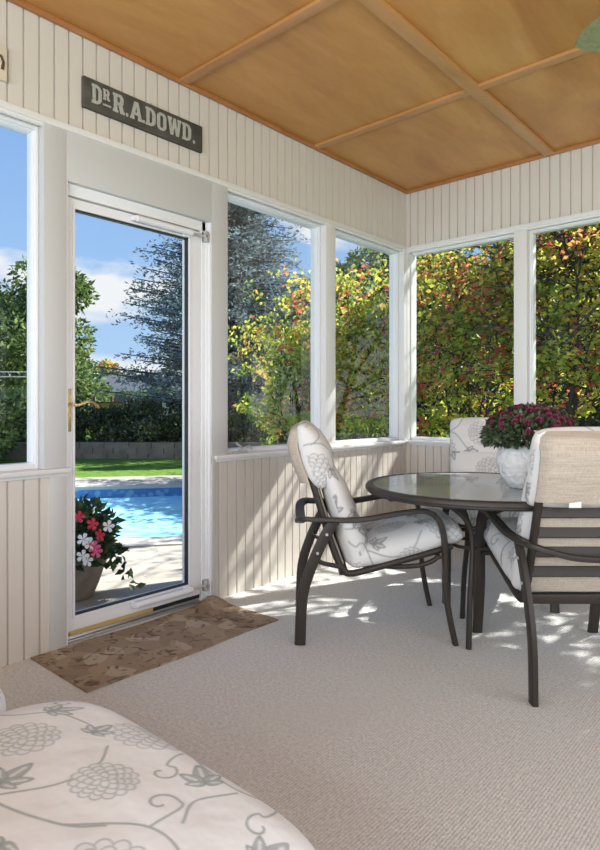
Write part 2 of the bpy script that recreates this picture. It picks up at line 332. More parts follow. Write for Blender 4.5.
# right wall (to the house) and rear wall with windows
b_ = MB(); b_.box((X1, Y0, 0), (X1+TH, YW+TH, ZS)); b_.box((X1, Y0, ZH), (X1+TH, YW+TH, H))
b_.box((X1, Y0, ZS), (X1+TH, -1.1, ZH)); b_.box((X1, 3.1, ZS), (X1+TH, YW+TH, ZH)); S(b_.obj('wall_right', M['bead'], smooth=False))
b_ = MB(); b_.box((XW-TH, Y0-TH, 0), (X1+TH, Y0, ZS)); b_.box((XW-TH, Y0-TH, ZH), (X1+TH, Y0, H)); b_.box((XW-TH, Y0-TH, ZS), (-2.35, Y0, ZH)); b_.box((1.95, Y0-TH, ZS), (X1+TH, Y0, ZH))
S(b_.obj('wall_rear', M['bead'], smooth=False))
# flat posts and door casing
def post_y(a, c, z0=ZS, z1=ZH, pr=.0): return MB().box((XW-TH, a, z0), (XW+pr, c, z1), .003)
for a, c in ((Y0, -1.9), (-.9, -.75), (.05, .16)): trim(post_y(a, c))
trim(post_y(3.022, 3.125, pr=.006)); 
def post_x(a, c): return MB().box((a, YW-.006, ZS), (c, YW+TH, ZH), .003)
for (a0, a1), (c0, c1) in zip(BW[:-1], BW[1:]): trim(post_x(a1, c0))
trim(post_x(1.80, X1-.001))
cp = MB(); cp.box((XW-TH, 3.945, ZS), (XW+.012, YW+TH, ZH), .004); cp.box((XW+.002, YW-.014, ZS), (-2.452, YW+TH, ZH), .002); trim(cp)
# casing: wide flat boards round the door, two sides and a broad head
cs = MB(); cs.box((XW-TH, 1.181, ZS), (XW+.006, DO[0], ZH), .002); cs.box((XW-.05, DO[0]-.075, 0), (XW+.008, DO[0], ZS), .002)
cs.box((XW-TH, DO[1], 0), (XW-.05, DO[1]+.04, ZS)); cs.box((XW-TH, DO[1], ZS-.04), (XW+.006, 2.191, ZH), .002); cs.box((XW-.05, DO[1], 0), (XW+.008, DO[1]+.028, ZS), .002)
cs.box((XW-TH, DO[0]-.02, DO[2]), (XW+.0055, DO[1]+.02, ZH), .002); trim(cs, 'casing')
# cap strip over windows and door, with a fillet
mb = MB(); mb.box((XW-.01, Y0, ZH-.004), (XW+.012, YW-.012, ZH+.024), .003); mb.box((XW-.01, Y0, ZH-.018), (XW+.004, YW, ZH)); trim(mb)
mb = MB(); mb.box((XW+.0, YW-.012, ZH-.004), (X1, YW+.01, ZH+.024), .003); mb.box((XW, YW-.004, ZH-.018), (X1, YW+.01, ZH)); trim(mb)
# window stools (sills) with a nosing
def stool_y(a, c): 
    m_ = MB(); m_.box((XW-.1, a, ZS-.022), (XW+.026, c, ZS), .007); m_.box((XW-.01, a+.01, ZS-.036), (XW+.009, c-.01, ZS-.02), .003); return m_
trim(stool_y(Y0, DO[0]+.015)); trim(stool_y(DO[1]+.016, YW))
m_ = MB(); m_.box((XW+.026, YW-.026, ZS-.022), (X1, YW+.1, ZS), .007); m_.box((XW+.01, YW-.009, ZS-.036), (X1, YW+.01, ZS-.02), .003); trim(m_)
# windows: vinyl frame + pane
wn = [0]
def window(axis, a, c, z0=ZS, z1=ZH-.004, fl=.020):
    wn[0] += 1; f = MB(); fw = .020
    def B(s0, s1, q0, q1, d0, d1, bev=.003):
        if axis == 'y': f.box((XW-d1, s0, q0), (XW-d0, s1, q1), bev)
        elif axis == 'x': f.box((s0, YW+d0, q0), (s1, YW+d1, q1), bev)
        elif axis == 'r': f.box((s0, Y0-d1, q0), (s1, Y0-d0, q1), bev)
        else: f.box((X1+d0, s0, q0), (X1+d1, s1, q1), bev)
    e = .001
    for w, d0, d1 in ((fw, .048, .105), (.016, .034, .05)):
        B(a+e, a+min(w, fl), z0, z1, d0, d1); B(c-w, c-e, z0, z1, d0, d1); B(a+.01, c-w+.001, z1-w-.008, z1, d0, d1); B(a+.01, c-w+.001, z0, z0+w*1.2, d0, d1)
    o = S(f.obj('window_%d' % wn[0], M['vinyl'])); g = MB()
    def P(s0, s1, q0, q1, d0, d1):
        if axis == 'y': g.box((XW-d1, s0, q0), (XW-d0, s1, q1))
        elif axis == 'x': g.box((s0, YW+d0, q0), (s1, YW+d1, q1))
        elif axis == 'r': g.box((s0, Y0-d1, q0), (s1, Y0-d0, q1))
        else: g.box((X1+d0, s0, q0), (X1+d1, s1, q1))
    P(a+fl-.004, c-fw+.004, z0+.02, z1-.038, .070, .073); g.obj('glass_pane', M['glass'], o, False)
    k = MB()
    for s0, s1, q0, q1 in () and ((a+fw, a+fw+.004, z0+.024, z1-.042), (c-fw-.004, c-fw, z0+.024, z1-.042), (a+fw, c-fw, z1-.046, z1-.042), (a+fw, c-fw, z0+.024, z0+.028)):
        if axis == 'y': k.box((XW-.07, s0, q0), (XW-.064, s1, q1))
        elif axis == 'x': k.box((s0, YW+.064, q0), (s1, YW+.07, q1))
    if k.v: k.obj('gasket', M['gasket'], o, False)
    return o
wins = [window('y', *w) for w in (LW[2], *LW2)]+[window('x', *BW[0], fl=.006), window('x', *BW[1])]
for w in LW[:2]: window('y', *w)
for w in BW[2:]: window('x', *w)
window('r', -2.35, -.2); window('r', -.2, 1.95); window('R', -1.1, 1.0); window('R', 1.0, 3.1)
# casement crank on the sill of window 2
ck = MB(); ck.box((XW-.03, 2.25, ZS), (XW-.012, 2.36, ZS+.010), .003); cko = ck.obj('window_crank', M['steel'], wins[1])
MB().tube(spline([(XW-.03, 2.30, ZS+.012), (XW-.012, 2.315, ZS+.028), (XW+.0, 2.285, ZS+.04), (XW+.004, 2.255, ZS+.055)]), [.007]*13+[.007]*6 if False else .006, 8).obj('crank_arm', M['steel'], cko)
MB().tube([(XW+.0, 2.33, ZS+.03), (XW+.0, 2.36, ZS+.035), (XW-.0, 2.375, ZS+.02)], .007, 8).obj('crank_knob', M['steel'], cko)
# ceiling battens and coves
for x in (-1.397, -.327, .743, 1.81): trim(MB().box((x-.032, Y0, H-.022), (x+.032, YW, H), .004), 'batten')
for y in (2.92, 1.89, .86, -.17, -1.2): trim(MB().box((XW, y-.026, H-.017), (X1, y+.026, H), .004), 'batten_x')
cv = MB(); cv.box((XW, Y0, H-.024), (XW+.022, YW, H), .006); cv.box((XW, YW-.022, H-.024), (X1, YW, H), .006); trim(cv, 'cove')

# ------------------------------------------------------------------ door
dr = empty('door_1', (0, 0, 0), kind='structure')
fr_ = MB(); d0, d1 = XW-.085, XW-.03
JA, JB, JT = DO[0], DO[1], DO[2]
for (a, c, q0, q1) in ((JA, JA+.022, 0, JT), (JB-.045, JB, 0, JT), (JA, JB, JT-.05, JT)): fr_.box((XW-TH, a, q0), (XW-.02, c, q1), .003)
fr_.box((XW-.035, JB-.022, 0), (XW-.012, JB, JT), .003)
fr_.box((XW-TH+.002, JB-.010, 0), (XW+.002, JB+.012, JT), .002); fr_.box((XW-TH+.002, JA-.010, 0), (XW+.002, JA+.008, JT), .002)
fr_.obj('door_frame', M['vinyl'], dr)
lf = MB(); LA, LB = JA+.025, JB-.048
GA, GB, GZ0, GZ1 = 1.336, 1.957, .112, 1.884
lf.box((d0, LA, .045), (d1, GA, JT-.055), .004); lf.box((d0, GB, .045), (d1, LB, JT-.055), .004); lf.box((d0+.001, GA-.002, GZ1), (d1-.001, GB+.002, JT-.056), .003); lf.box((d0+.001, GA-.002, .046), (d1-.001, GB+.002, GZ0), .003)
for (a, c, q0, q1) in ((GA-.012, GA, GZ0-.01, GZ1+.01), (GB, GB+.012, GZ0-.01, GZ1+.01), (GA, GB, GZ1, GZ1+.01), (GA, GB, GZ0-.01, GZ0)): lf.box((d1-.002, a, q0), (d1+.006, c, q1), .002)
leafo = lf.obj('door_leaf', M['vinyl'], dr)
MB().box((XW-.06, GA-.004, GZ0-.004), (XW-.056, GB+.004, GZ1+.004)).obj('glass_pane', M['glass'], leafo, False)
gk = MB()
for (a, c, q0, q1) in ((GB-.007, GB, GZ0, GZ1), (GA, GA+.004, GZ0, GZ1), (GA, GB, GZ1-.006, GZ1), (GA, GB, GZ0, GZ0+.006)): gk.box((XW-.056, a, q0), (XW-.034, c, q1))
gk.obj('gasket', M['gasket'], leafo, False)
hp = MB(); hp.box((d1, 1.292, .915), (d1+.006, 1.318, 1.10), .002); hpo = hp.obj('handle_plate', M['brass'], leafo)
MB().tube(spline([(d1, 1.306, 1.035), (d1+.045, 1.306, 1.033), (d1+.052, 1.325, 1.03), (d1+.05, 1.37, 1.045), (d1+.045, 1.405, 1.035), (d1+.045, 1.425, 1.018)]), .0065, 8).obj('door_lever', M['brass'], hpo)
MB().tube([(d1+.005, 1.305, .985), (d1+.016, 1.305, .985)], .008, 12).obj('lock_button', M['brass'], hpo)
def closer(z, flip):
    c = MB(); c.tube([(d1+.03, 1.63, z), (d1+.03, 1.955, z)], .0155, 16); o = c.obj('door_closer', M['plastic'], leafo)
    MB().tube([(d1+.03, 1.955, z), (d1+.03, 2.05, z)], .005, 8).obj('closer_rod', M['steel'], o)
    k = MB(); k.box((d1+.0, 1.915, z-.022), (d1+.018, 1.955, z+.022), .004); k.obj('closer_clip', M['plastic'], o)
    k = MB(); k.box((XW-.02, 2.036, z-.028), (XW+.012, 2.05, z+.028), .003); k.box((XW-.02, 2.036, z-.028), (XW-.006, 2.072, z+.03), .003); k.box((d1+.02, 2.03, z-.008), (d1+.042, 2.06, z+.010), .003); k.obj('closer_bracket', M['steel'], o)
    k = MB(); k.box((d1, 1.615, z-.01), (d1+.035, 1.635, z+.012), .003); k.obj('closer_end', M['plastic'], o)
closer(1.905, 0); closer(.092, 1)
th = MB(); th.box((XW-TH-.03, JA, 0), (XW-.02, JB, .014), .004); th.box((XW-.1, JA, .012), (XW-.04, JB, .024), .003); th.obj('threshold', mat('aluminium sill', (.55, .55, .55), .35, .9), dr)
MB().box((d1-.004, LA+.005, .030), (d1+.003, 1.74, .050), .002).obj('door_sweep', mat('tan wooden sweep', (.48, .34, .13), .5), leafo)
MB().box((d0+.01, LA, .026), (d1-.006, LB, .046)).obj('sweep_rubber', M['gasket'], leafo, False)

# ------------------------------------------------------------------ sign and plaque
M['signboard'] = mat('weathered black board', (.045, .043, .035), .7, bump=(60, .3), noise=(14, (.075, .07, .058)))
M['signpaint'] = mat('faded white letters', (.42, .42, .38), .7, noise=(120, (.30, .30, .27)))
sg = MB(); sg.box((XW+.001, 1.35, 2.322), (XW+.021, 2.006, 2.455), .003)
sgo = tag(sg.obj('name_sign', M['signboard']), 'long dark board with pale painted capital letters mounted above the glass door', 'sign')
def seglet(kind):
    """block letters as polygons in a 1 x 1 cell (w, h)"""
    t = .23
    if kind == 'D': return .72, [[(0, 0), (.40, 0), (.60, .08), (.72, .25), (.72, .75), (.60, .92), (.40, 1), (0, 1), (0, .86), (.06, .86), (.06, .14), (0, .14)]], [[(.28, .16), (.40, .16), (.48, .28), (.48, .72), (.40, .84), (.28, .84)]]
    if kind == 'O': return .70, [[(.2, 0), (.5, 0), (.64, .1), (.70, .25), (.70, .75), (.64, .9), (.5, 1), (.2, 1), (.06, .9), (0, .75), (0, .25), (.06, .1)]], [[(.24, .2), (.30, .15), (.40, .15), (.46, .2), (.46, .8), (.40, .85), (.30, .85), (.24, .8)]]
    if kind == 'R': return .76, [[(0, 0), (.34, 0), (.34, .14), (.28, .14), (.28, .42), (.36, .42), (.48, .0), (.76, 0), (.76, .14), (.70, .14), (.60, .46), (.68, .56), (.68, .84), (.56, 1), (0, 1), (0, .86), (.06, .86), (.06, .14), (0, .14)]], [[(.28, .56), (.42, .56), (.46, .62), (.46, .80), (.42, .86), (.28, .86)]]
    if kind == 'A': return .78, [[(0, 0), (.28, 0), (.28, .13), (.25, .13), (.28, .27), (.50, .27), (.53, .13), (.50, .13), (.50, 0), (.78, 0), (.78, .13), (.74, .13), (.52, 1), (.26, 1), (.04, .13), (0, .13)]], [[(.32, .41), (.46, .41), (.39, .74)]]
    if kind == 'W': return 1.06, [[(0, 1), (0, .87), (.05, .87), (.20, 0), (.42, 0), (.53, .5), (.64, 0), (.86, 0), (1.01, .87), (1.06, .87), (1.06, 1), (.74, 1), (.74, .87), (.79, .87), (.74, .38), (.62, 1), (.44, 1), (.32, .38), (.27, .87), (.32, .87), (.32, 1)]], []
    return .16, [[(0, 0), (.16, 0), (.16, .17), (0, .17)]], []
def letter(kind, y, z, h, sx):
    w, outer, holes = seglet(kind); cu = bpy.data.curves.new('letter', 'CURVE'); cu.dimensions = '2D'; cu.fill_mode = 'BOTH'; cu.extrude = .0012
    for poly in outer+holes:
        s = cu.splines.new('POLY'); s.points.add(len(poly)-1); s.use_cyclic_u = True
        for p, (a, b) in zip(s.points, poly): p.co = (a*h*sx, b*h, 0, 1)
    tmp = bpy.data.objects.new('t', cu); COL.objects.link(tmp); dg = bpy.context.evaluated_depsgraph_get(); me = bpy.data.meshes.new_from_object(tmp.evaluated_get(dg)); bpy.data.objects.remove(tmp)
    me.transform(Matrix(((0, 0, 1, XW+.0216), (1, 0, 0, y), (0, 1, 0, z), (0, 0, 0, 1))))
    link('letter', me, M['signpaint'], sgo, False); return w*h*sx
y = 1.388
zl = 2.351
for ch, h, dz, sx, gap in (('D', .084, -.0, .80, .006), ('R', .048, .034, .95, .014), ('R', .084, 0, .95, .006), ('.', .084, 0, .9, .010), ('A', .084, 0, 1.0, .001), ('.', .084, 0, .9, .005), ('D', .084, 0, .92, .008), ('O', .084, 0, .92, .008), ('W', .084, 0, .92, .005), ('D', .084, 0, .92, .012), ('.', .084, 0, .9, 0)):
    if ch == 'R' and h < .06: MB().box((XW+.020, y, zl+.008), (XW+.0225, y+.04, zl+.016)).obj('underline', M['signpaint'], sgo, False)
    y += letter(ch, y, zl+dz, h, sx)+gap
MB().tube([(XW+.018, 1.70, 2.454), (XW+.016, 1.70, 2.463)], .005, 8).obj('hanging_hook', M['steel'], sgo)
pq = MB(); pq.box((XW+.001, .86, 2.30), (XW+.014, 1.031, 2.435), .004)
pqo = tag(pq.obj('plaque', mat('cream plaque', (.62, .56, .45), .6)), 'small cream plaque cut off by the left edge above the window', 'plaque')
MB().tube([(XW+.014, .98, 2.395), (XW+.014, 1.008, 2.392), (XW+.014, 1.016, 2.37), (XW+.014, 1.012, 2.342)], .006, 8).obj('plaque_figure', mat('dark brown paint', (.06, .04, .02), .6), pqo)

# ------------------------------------------------------------------ doormat
n1, n2 = 110, 60; V = []; 
for i in range(n1):
    for j in range(n2):
        yy = 1.125+i/(n1-1)*.985; xx = -2.455+j/(n2-1)*.445
        xx += .006*math.sin(yy*9); z = .007+.0015*math.sin(yy*13+xx*7)
        dd = math.hypot(yy-2.06, xx+2.43); z += .038*math.exp(-(dd/.055)**2)
        V.append((xx, yy, z))
me = bpy.data.meshes.new('door_mat'); nn = n1*n2
V += [(p[0], p[1], max(p[2]-.008, .0005) if True else 0) for p in V]
F = [(i*n2+j, i*n2+j+1, (i+1)*n2+j+1, (i+1)*n2+j) for i in range(n1-1) for j in range(n2-1)]; F += [tuple(nn+k for k in f[::-1]) for f in F]
ring = [j for j in range(n2)]+[i*n2+n2-1 for i in range(1, n1)]+[(n1-1)*n2+j for j in range(n2-2, -1, -1)]+[i*n2 for i in range(n1-2, 0, -1)]
F += [(ring[k], ring[(k+1) % len(ring)], nn+ring[(k+1) % len(ring)], nn+ring[k]) for k in range(len(ring))]
me.from_pydata(V, [], F); me.update()
mm_ = mat('brown leaf mat', (.2, .14, .09), .95, spec=.1); t, b, n_, l_ = nodes(mm_); tc_ = n_('ShaderNodeTexCoord')
nd = n_('ShaderNodeTexNoise'); nd.inputs['Scale'].default_value = 7; nd.inputs['Detail'].default_value = 3; l_(tc_.outputs['Object'], nd.inputs[0])
mx_ = n_('ShaderNodeMix'); mx_.data_type = 'RGBA'; mx_.inputs[0].default_value = .10; l_(tc_.outputs['Object'], mx_.inputs[6]); l_(nd.outputs[1], mx_.inputs[7])
v1 = n_('ShaderNodeTexVoronoi'); v1.inputs['Scale'].default_value = 13; l_(mx_.outputs[2], v1.inputs[0])
v2 = n_('ShaderNodeTexNoise'); v2.inputs['Scale'].default_value = 16; v2.inputs['Detail'].default_value = 2; v2.inputs['Distortion'].default_value = 1.6; l_(tc_.outputs['Object'], v2.inputs[0])
r1 = n_('ShaderNodeValToRGB'); e = r1.color_ramp.elements; l_(v1.outputs['Color'], r1.inputs[0]); r1.color_ramp.interpolation = 'CONSTANT'
e[0].position = 0; e[0].color = (.27, .205, .145, 1); e[1].position = .36; e[1].color = (.33, .255, .18, 1)
for p, c in ((.5, (.30, .225, .16)), (.66, (.40, .33, .245)), (.82, (.25, .185, .125))): k = e.new(p); k.color = (*c, 1)
r2 = n_('ShaderNodeValToRGB'); e = r2.color_ramp.elements; e[0].position = .54; e[0].color = (0, 0, 0, 1); e[1].position = .68; e[1].color = (1, 1, 1, 1); l_(v2.outputs[0], r2.inputs[0])
m3 = n_('ShaderNodeMix'); m3.data_type = 'RGBA'; l_(r2.outputs[0], m3.inputs[0]); l_(r1.outputs[0], m3.inputs[6]); m3.inputs[7].default_value = (.13, .09, .062, 1); l_(m3.outputs[2], b.inputs['Base Color'])
nf = n_('ShaderNodeTexNoise'); nf.inputs['Scale'].default_value = 400; l_(tc_.outputs['Object'], nf.inputs[0]); bp = n_('ShaderNodeBump'); bp.inputs['Strength'].default_value = .6; bp.inputs['Distance'].default_value = .003; l_(nf.outputs[0], bp.inputs['Height']); l_(bp.outputs[0], b.inputs['Normal'])
tag(link('door_mat', me, mm_, None, True, None, 60), 'brown leaf patterned mat on the carpet at the foot of the glass door', 'mat')

# ================================================================== PATIO CHAIR
def make_chair(name='patio_chair'):
    r = empty(name); hx = .262
    for s in (-1, 1):
        # arm strap: from behind the backrest forward, then bends down
        arm = spline([(0, .002, .497), (s*.12, .0, .505), (s*.21, .002, .526), (s*.255, .028, .538), (s*hx, .08, .536), (s*hx, .255, .535), (s*hx, .425, .562), (s*hx, .53, .572), (s*hx, .580, .555)], 6)
        a_ = MB().tube(arm, .5, 12, flat=(.046, .022)).obj('armrest', M['bronze'], r)
        for q in (-.013, 0, .013): MB().tube([(p[0]+q, p[1], p[2]+.0098) for p in arm[24:]], .0016, 6).obj('arm_rib', M['bronze'], a_)
        fl = spline([(s*hx, .575, .558), (s*hx, .603, .52), (s*hx, .622, .43), (s*hx, .625, .24), (s*hx, .645, .11), (s*hx, .668, .0)], 6)
        MB().tube(fl, .5, 12, flat=(.044, .024), up=(0, 1, 0)).obj('leg', M['bronze'], r)
        rl = spline([(s*hx, 0, 0), (s*hx, .010, .2), (s*hx, .045, .325), (s*hx, .10, .45), (s*hx, .15, .535)], 6)
        lo = MB().tube(rl, .5, 12, flat=(.024, .048), up=(0, 1, 0)).obj('leg', M['bronze'], r)
        for yy, zz in ((.075, .395), (.115, .475)): MB().tube([(s*(hx+.010), yy, zz), (s*(hx+.016), yy, zz)], .006, 10).obj('bolt', M['steel'], lo)
        MB().tube(spline([(s*.255, .062, .37), (s*.245, .10, .345), (s*.235, .17, .328), (s*.232, .20, .31)], 5), .010, 8).obj('stretcher', M['bronze'], r)
    # continuous back and seat rails
    for s in (-1, 1):
        pr = spline([(s*.222, -.012, .885), (s*.222, .003, .83), (s*.222, .055, .69), (s*.225, .128, .455), (s*.227, .162, .36), (s*.228, .190, .312), (s*.228, .235, .298), (s*.228, .425, .348), (s*.228, .655, .412)], 6)
        MB().tube(pr, .015, 12).obj('side_rail', M['bronze'], r)
    MB().tube([(-.222, -.012, .885), (.222, -.012, .885)], .014, 10).obj('top_rail', M['bronze'], r)
    MB().tube([(-.228, .655, .412), (.228, .655, .412)], .015, 10).obj('front_rail', M['bronze'], r)
    MB().box((-.23, .17, .288), (.23, .205, .325), .005).obj('lower_rail', M['bronze'], r)
    for zc, yc in ((.785, .022), (.715, .045), (.648, .066), (.572, .090), (.497, .113), (.420, .136)):
        k = MB(); k.tube([(-.222, yc, zc), (.222, yc, zc)], 1, 8, flat=(.0035, .0195), up=(0, .06, .2)).obj('back_slat', M['bronze'], r)
    for yc, zc in ((.30, .314), (.39, .338), (.48, .362), (.57, .388)):
        MB().tube([(-.228, yc, zc), (.228, yc, zc)], 1, 8, flat=(.018, .0035), up=(0, -.25, 1)).obj('seat_slat', M['bronze'], r)
    # sprung rocker bow under the seat
    for s in (-1, 1): MB().tube(spline([(s*.20, .60, .395), (s*.20, .60, .355), (s*.20, .53, .325), (s*.20, .42, .318), (s*.20, .34, .325)], 6), .011, 8).obj('spring_bar', M['bronze'], r)
    MB().tube([(-.262, .60, .375), (.262, .60, .375)], .010, 8).obj('cross_bar', M['bronze'], r)
    # cushions
    pad('seat_cushion', [(.225, .358), (.35, .380), (.50, .422), (.64, .462), (.715, .462)], .50, [.115, .13, .13, .13, .10], M['floral'], r, 100, 240, uv0=(.02, .02), end=.05, scale=.8)
    pad('back_cushion', [(.262, .318), (.240, .42), (.190, .56), (.137, .70), (.112, .76)], .50, [.12, .135, .12, .11, .07], M['floral'], r, 90, 240, uv0=(.11, .3), end=.045, sides='front', scale=.8, seams=((.42, .03, .12),))
    hc = pad('head_cushion', [(.100, .665), (.075, .75), (.045, .84), (.014, .912), (-.008, .940)], .515, [.085, .155, .172, .145, .08], M['floral'], r, 64, 240, uv0=(.30, .05), end=.05, sides='front', scale=.8)
    # beige pocket that hoods the top of the frame
    nx, nz = 40, 34; V = []
    for i in range(nx):
        x = -.247+.494*i/(nx-1); ex = abs(x)/.247
        for j in range(nz):
            q = j/(nz-1); P = [(-.003, .941), (-.036, .918), (-.050, .86), (-.028, .78), (.008, .69)]
            yy = np.interp(q, np.linspace(0, 1, 5), [p[0] for p in P]); zz = np.interp(q, np.linspace(0, 1, 5), [p[1] for p in P])
            yy += .045*ex**18*(1-q*.3)-.008 + .0025*math.sin(x*40+q*5)*q; V.append((x*(1-.02*q), yy, zz+.003*math.sin(x*25)*q))
    n0 = len(V); V += [(p[0], p[1]+.008, p[2]) for p in V]
    F = [(i*nz+j, i*nz+j+1, (i+1)*nz+j+1, (i+1)*nz+j) for i in range(nx-1) for j in range(nz-1)]; F += [tuple(n0+k for k in f[::-1]) for f in F]
    rg = [j for j in range(nz)]+[i*nz+nz-1 for i in range(1, nx)]+[(nx-1)*nz+j for j in range(nz-2, -1, -1)]+[i*nz for i in range(nx-2, 0, -1)]
    F += [(rg[k], rg[(k+1) % len(rg)], n0+rg[(k+1) % len(rg)], n0+rg[k]) for k in range(len(rg))]
    mb = MB(); mb.add(V, F); po = mb.obj('cushion_pocket', M['linen'], r, angle=80); po['label'] = 'beige linen pocket hooding the top of the back frame'
    MB().box((-.140, -.002, .676), (-.098, .002, .697)).obj('care_tag', mat('white tag', (.7, .7, .68), .7), po, False)
    # linen back panel of the lower cushion
    bpV = [(-.232, .178, .33), (.232, .178, .33), (.232, .050, .735), (-.232, .050, .735)]
    mb = MB(); mb.tube([(0, .188, .335), (0, .145, .45), (0, .085, .64), (0, .062, .72)], 1, 16, flat=(.232, .006), up=(0, 1, .3)); mb.obj('cushion_backing', M['linen'], r)
    return r
def cam_pose(r, f, heading):      # garden-axis point -> room axes; heading turned the same way
    x, y = W(r, f); return (x, y, 0), heading+YAW
G = 'matching bronze patio chairs round the glass table'
ch1 = make_chair(); (loc, rz) = cam_pose(0.0, 2.885, -PI/2); ch1.location = loc; ch1.rotation_euler[2] = rz
tag(ch1, 'floral cushioned bronze armchair seen side-on, nearest the glass door', 'chair', G)
ch2 = copy_tree(ch1); (loc, rz) = cam_pose(1.066, 2.10, 0); ch2.location = loc; ch2.rotation_euler[2] = rz
ch2['label'] = 'bronze armchair seen from behind, beige linen and slats showing, right foreground'
ch3 = copy_tree(ch1); (loc, rz) = cam_pose(1.185, 3.74, PI-R(15)); ch3.location = loc; ch3.rotation_euler[2] = rz
ch3['label'] = 'floral armchair facing the camera behind the table and the potted chrysanthemum'

# ================================================================== TABLE
TZ = .678; (tl, _) = cam_pose(.80, 2.70, 0)
tb = empty('patio_table', tl, YAW, 'round glass topped patio table with a dark bronze rim', 'table'); RT = .508
MB().lathe([(RT-.034, TZ-.004), (RT-.030, TZ+.001), (RT-.012, TZ+.002), (RT-.004, TZ-.002), (RT, TZ-.010), (RT, TZ-.018), (RT-.006, TZ-.021), (RT-.006, TZ-.027), (RT-.012, TZ-.033), (RT-.032, TZ-.033), (RT-.036, TZ-.028), (RT-.036, TZ-.010), (RT-.034, TZ-.004)], 96, cap0=False, cap1=False).obj('table_rim', M['bronze'], tb, angle=30)
gm = bpy.data.materials.new('table glass'); gm.use_nodes = True; t, b, n_, l_ = nodes(gm)
b.inputs['Base Color'].default_value = (.48, .55, .55, 1); b.inputs['Roughness'].default_value = .04; b.inputs['Specular IOR Level'].default_value = .9; b.inputs['IOR'].default_value = 1.6
tr = n_('ShaderNodeBsdfTransparent'); tr.inputs[0].default_value = (.82, .88, .88, 1); x = n_('ShaderNodeMixShader'); x.inputs[0].default_value = .78; o_ = [q for q in t.nodes if q.type == 'OUTPUT_MATERIAL'][0]
l_(tr.outputs[0], x.inputs[1]); l_(b.outputs[0], x.inputs[2]); l_(x.outputs[0], o_.inputs[0])
tcx = n_('ShaderNodeTexCoord'); nz = n_('ShaderNodeTexNoise'); nz.inputs['Scale'].default_value = 35; l_(tcx.outputs['Object'], nz.inputs[0]); bp = n_('ShaderNodeBump'); bp.inputs['Strength'].default_value = .06; bp.inputs['Distance'].default_value = .003; l_(nz.outputs[0], bp.inputs['Height']); l_(bp.outputs[0], b.inputs['Normal'])
MB().lathe([(RT-.033, TZ-.007), (RT-.033, TZ-.0005)], 96).obj('glass_top', gm, tb, angle=30)
for (fx, fy) in ((-.088, -.125), (-.015, .25), (.012, .10), (.045, .235)):
    a = math.atan2(fy, fx) if (fx, fy) != (.012, .10) else -.3
    a = {(-.088, -.125): math.atan2(-.35, -.75), (-.015, .25): math.atan2(.9, -.55), (.012, .10): -.7, (.045, .235): .6}[(fx, fy)]
    tx, ty = math.cos(a), math.sin(a)
    p = spline([(fx, fy, 0), (fx*.9, fy*.9, .2), (fx*.7, fy*.7, .42), (fx*.5+tx*.05, fy*.5+ty*.05, .54), (tx*.24, ty*.24, .63), (tx*.40, ty*.40, TZ-.035), (tx*.478, ty*.478, TZ-.031)], 7)
    MB().tube(p, .0125, 12).obj('leg', M['bronze'], tb)
MB().lathe([(.10, .40), (.113, .40), (.113, .412), (.10, .412), (.10, .40)], 40, c=(-.01, .05, 0), cap0=False, cap1=False).obj('leg_ring', M['bronze'], tb)

# ================================================================== foliage tools
def leaf_mat(name, stops, rough=.55, trans=.35):
    m = bpy.data.materials.new(name); m.use_nodes = True; t, b, n_, l_ = nodes(m)
    a = n_('ShaderNodeAttribute'); a.attribute_name = 'tint'; r = n_('ShaderNodeValToRGB'); e = r.color_ramp.elements
    e[0].position = stops[0][0]; e[0].color = (*stops[0][1], 1); e[1].position = stops[-1][0]; e[1].color = (*stops[-1][1], 1)
    for p, c in stops[1:-1]: k = e.new(p); k.color = (*c, 1)
    l_(a.outputs['Fac'], r.inputs[0]); l_(r.outputs[0], b.inputs['Base Color']); b.inputs['Roughness'].default_value = rough; b.inputs['Specular IOR Level'].default_value = .3
    if trans:
        tr = n_('ShaderNodeBsdfTranslucent'); l_(r.outputs[0], tr.inputs[0]); x = n_('ShaderNodeMixShader'); x.inputs[0].default_value = trans
        o = [q for q in t.nodes if q.type == 'OUTPUT_MATERIAL'][0]; l_(b.outputs[0], x.inputs[1]); l_(tr.outputs[0], x.inputs[2]); l_(x.outputs[0], o.inputs[0])
    return m
def unit(a): return a/np.maximum(np.linalg.norm(a, axis=-1, keepdims=True), 1e-6)
def leaves(name, C, D, ln, wd, tint, m, parent, fold=.25):
    """one folded diamond leaf per row of C, pointing along D"""
    n = len(C); D = unit(D); Rn = rng.normal(size=(n, 3)); Sd = unit(np.cross(D, Rn)); Up = np.cross(Sd, D)
    ln = np.broadcast_to(ln, (n,))[:, None]; wd = np.broadcast_to(wd, (n,))[:, None]
    V = np.stack([C, C+D*ln*.45+Sd*wd*.5+Up*wd*fold, C+D*ln, C+D*ln*.45-Sd*wd*.5+Up*wd*fold], 1).reshape(-1, 3)
    i = np.arange(n)*4; F = np.concatenate([np.stack([i, i+1, i+2], 1), np.stack([i, i+2, i+3], 1)], 1).reshape(-1, 3)
    me = bpy.data.meshes.new(name); me.vertices.add(len(V)); me.vertices.foreach_set('co', V.astype(np.float32).ravel())
    me.loops.add(len(F)*3); me.loops.foreach_set('vertex_index', F.astype(np.int32).ravel()); me.polygons.add(len(F))
    me.polygons.foreach_set('loop_start', np.arange(len(F), dtype=np.int32)*3); me.update(calc_edges=True)
    at = me.attributes.new('tint', 'FLOAT', 'POINT'); at.data.foreach_set('value', np.repeat(np.clip(tint, 0, 1), 4).astype(np.float32))
    return link(name, me, m, parent, False)
def lumpy(P, s, seed):      # cheap smooth noise in 0..1
    g = np.random.default_rng(seed); o = 0
    for k in range(5): w = unit(g.normal(size=3))*s*(1+k*.5); o = o+np.sin(P@w+g.uniform(0, 6.28))
    return .5+o/7
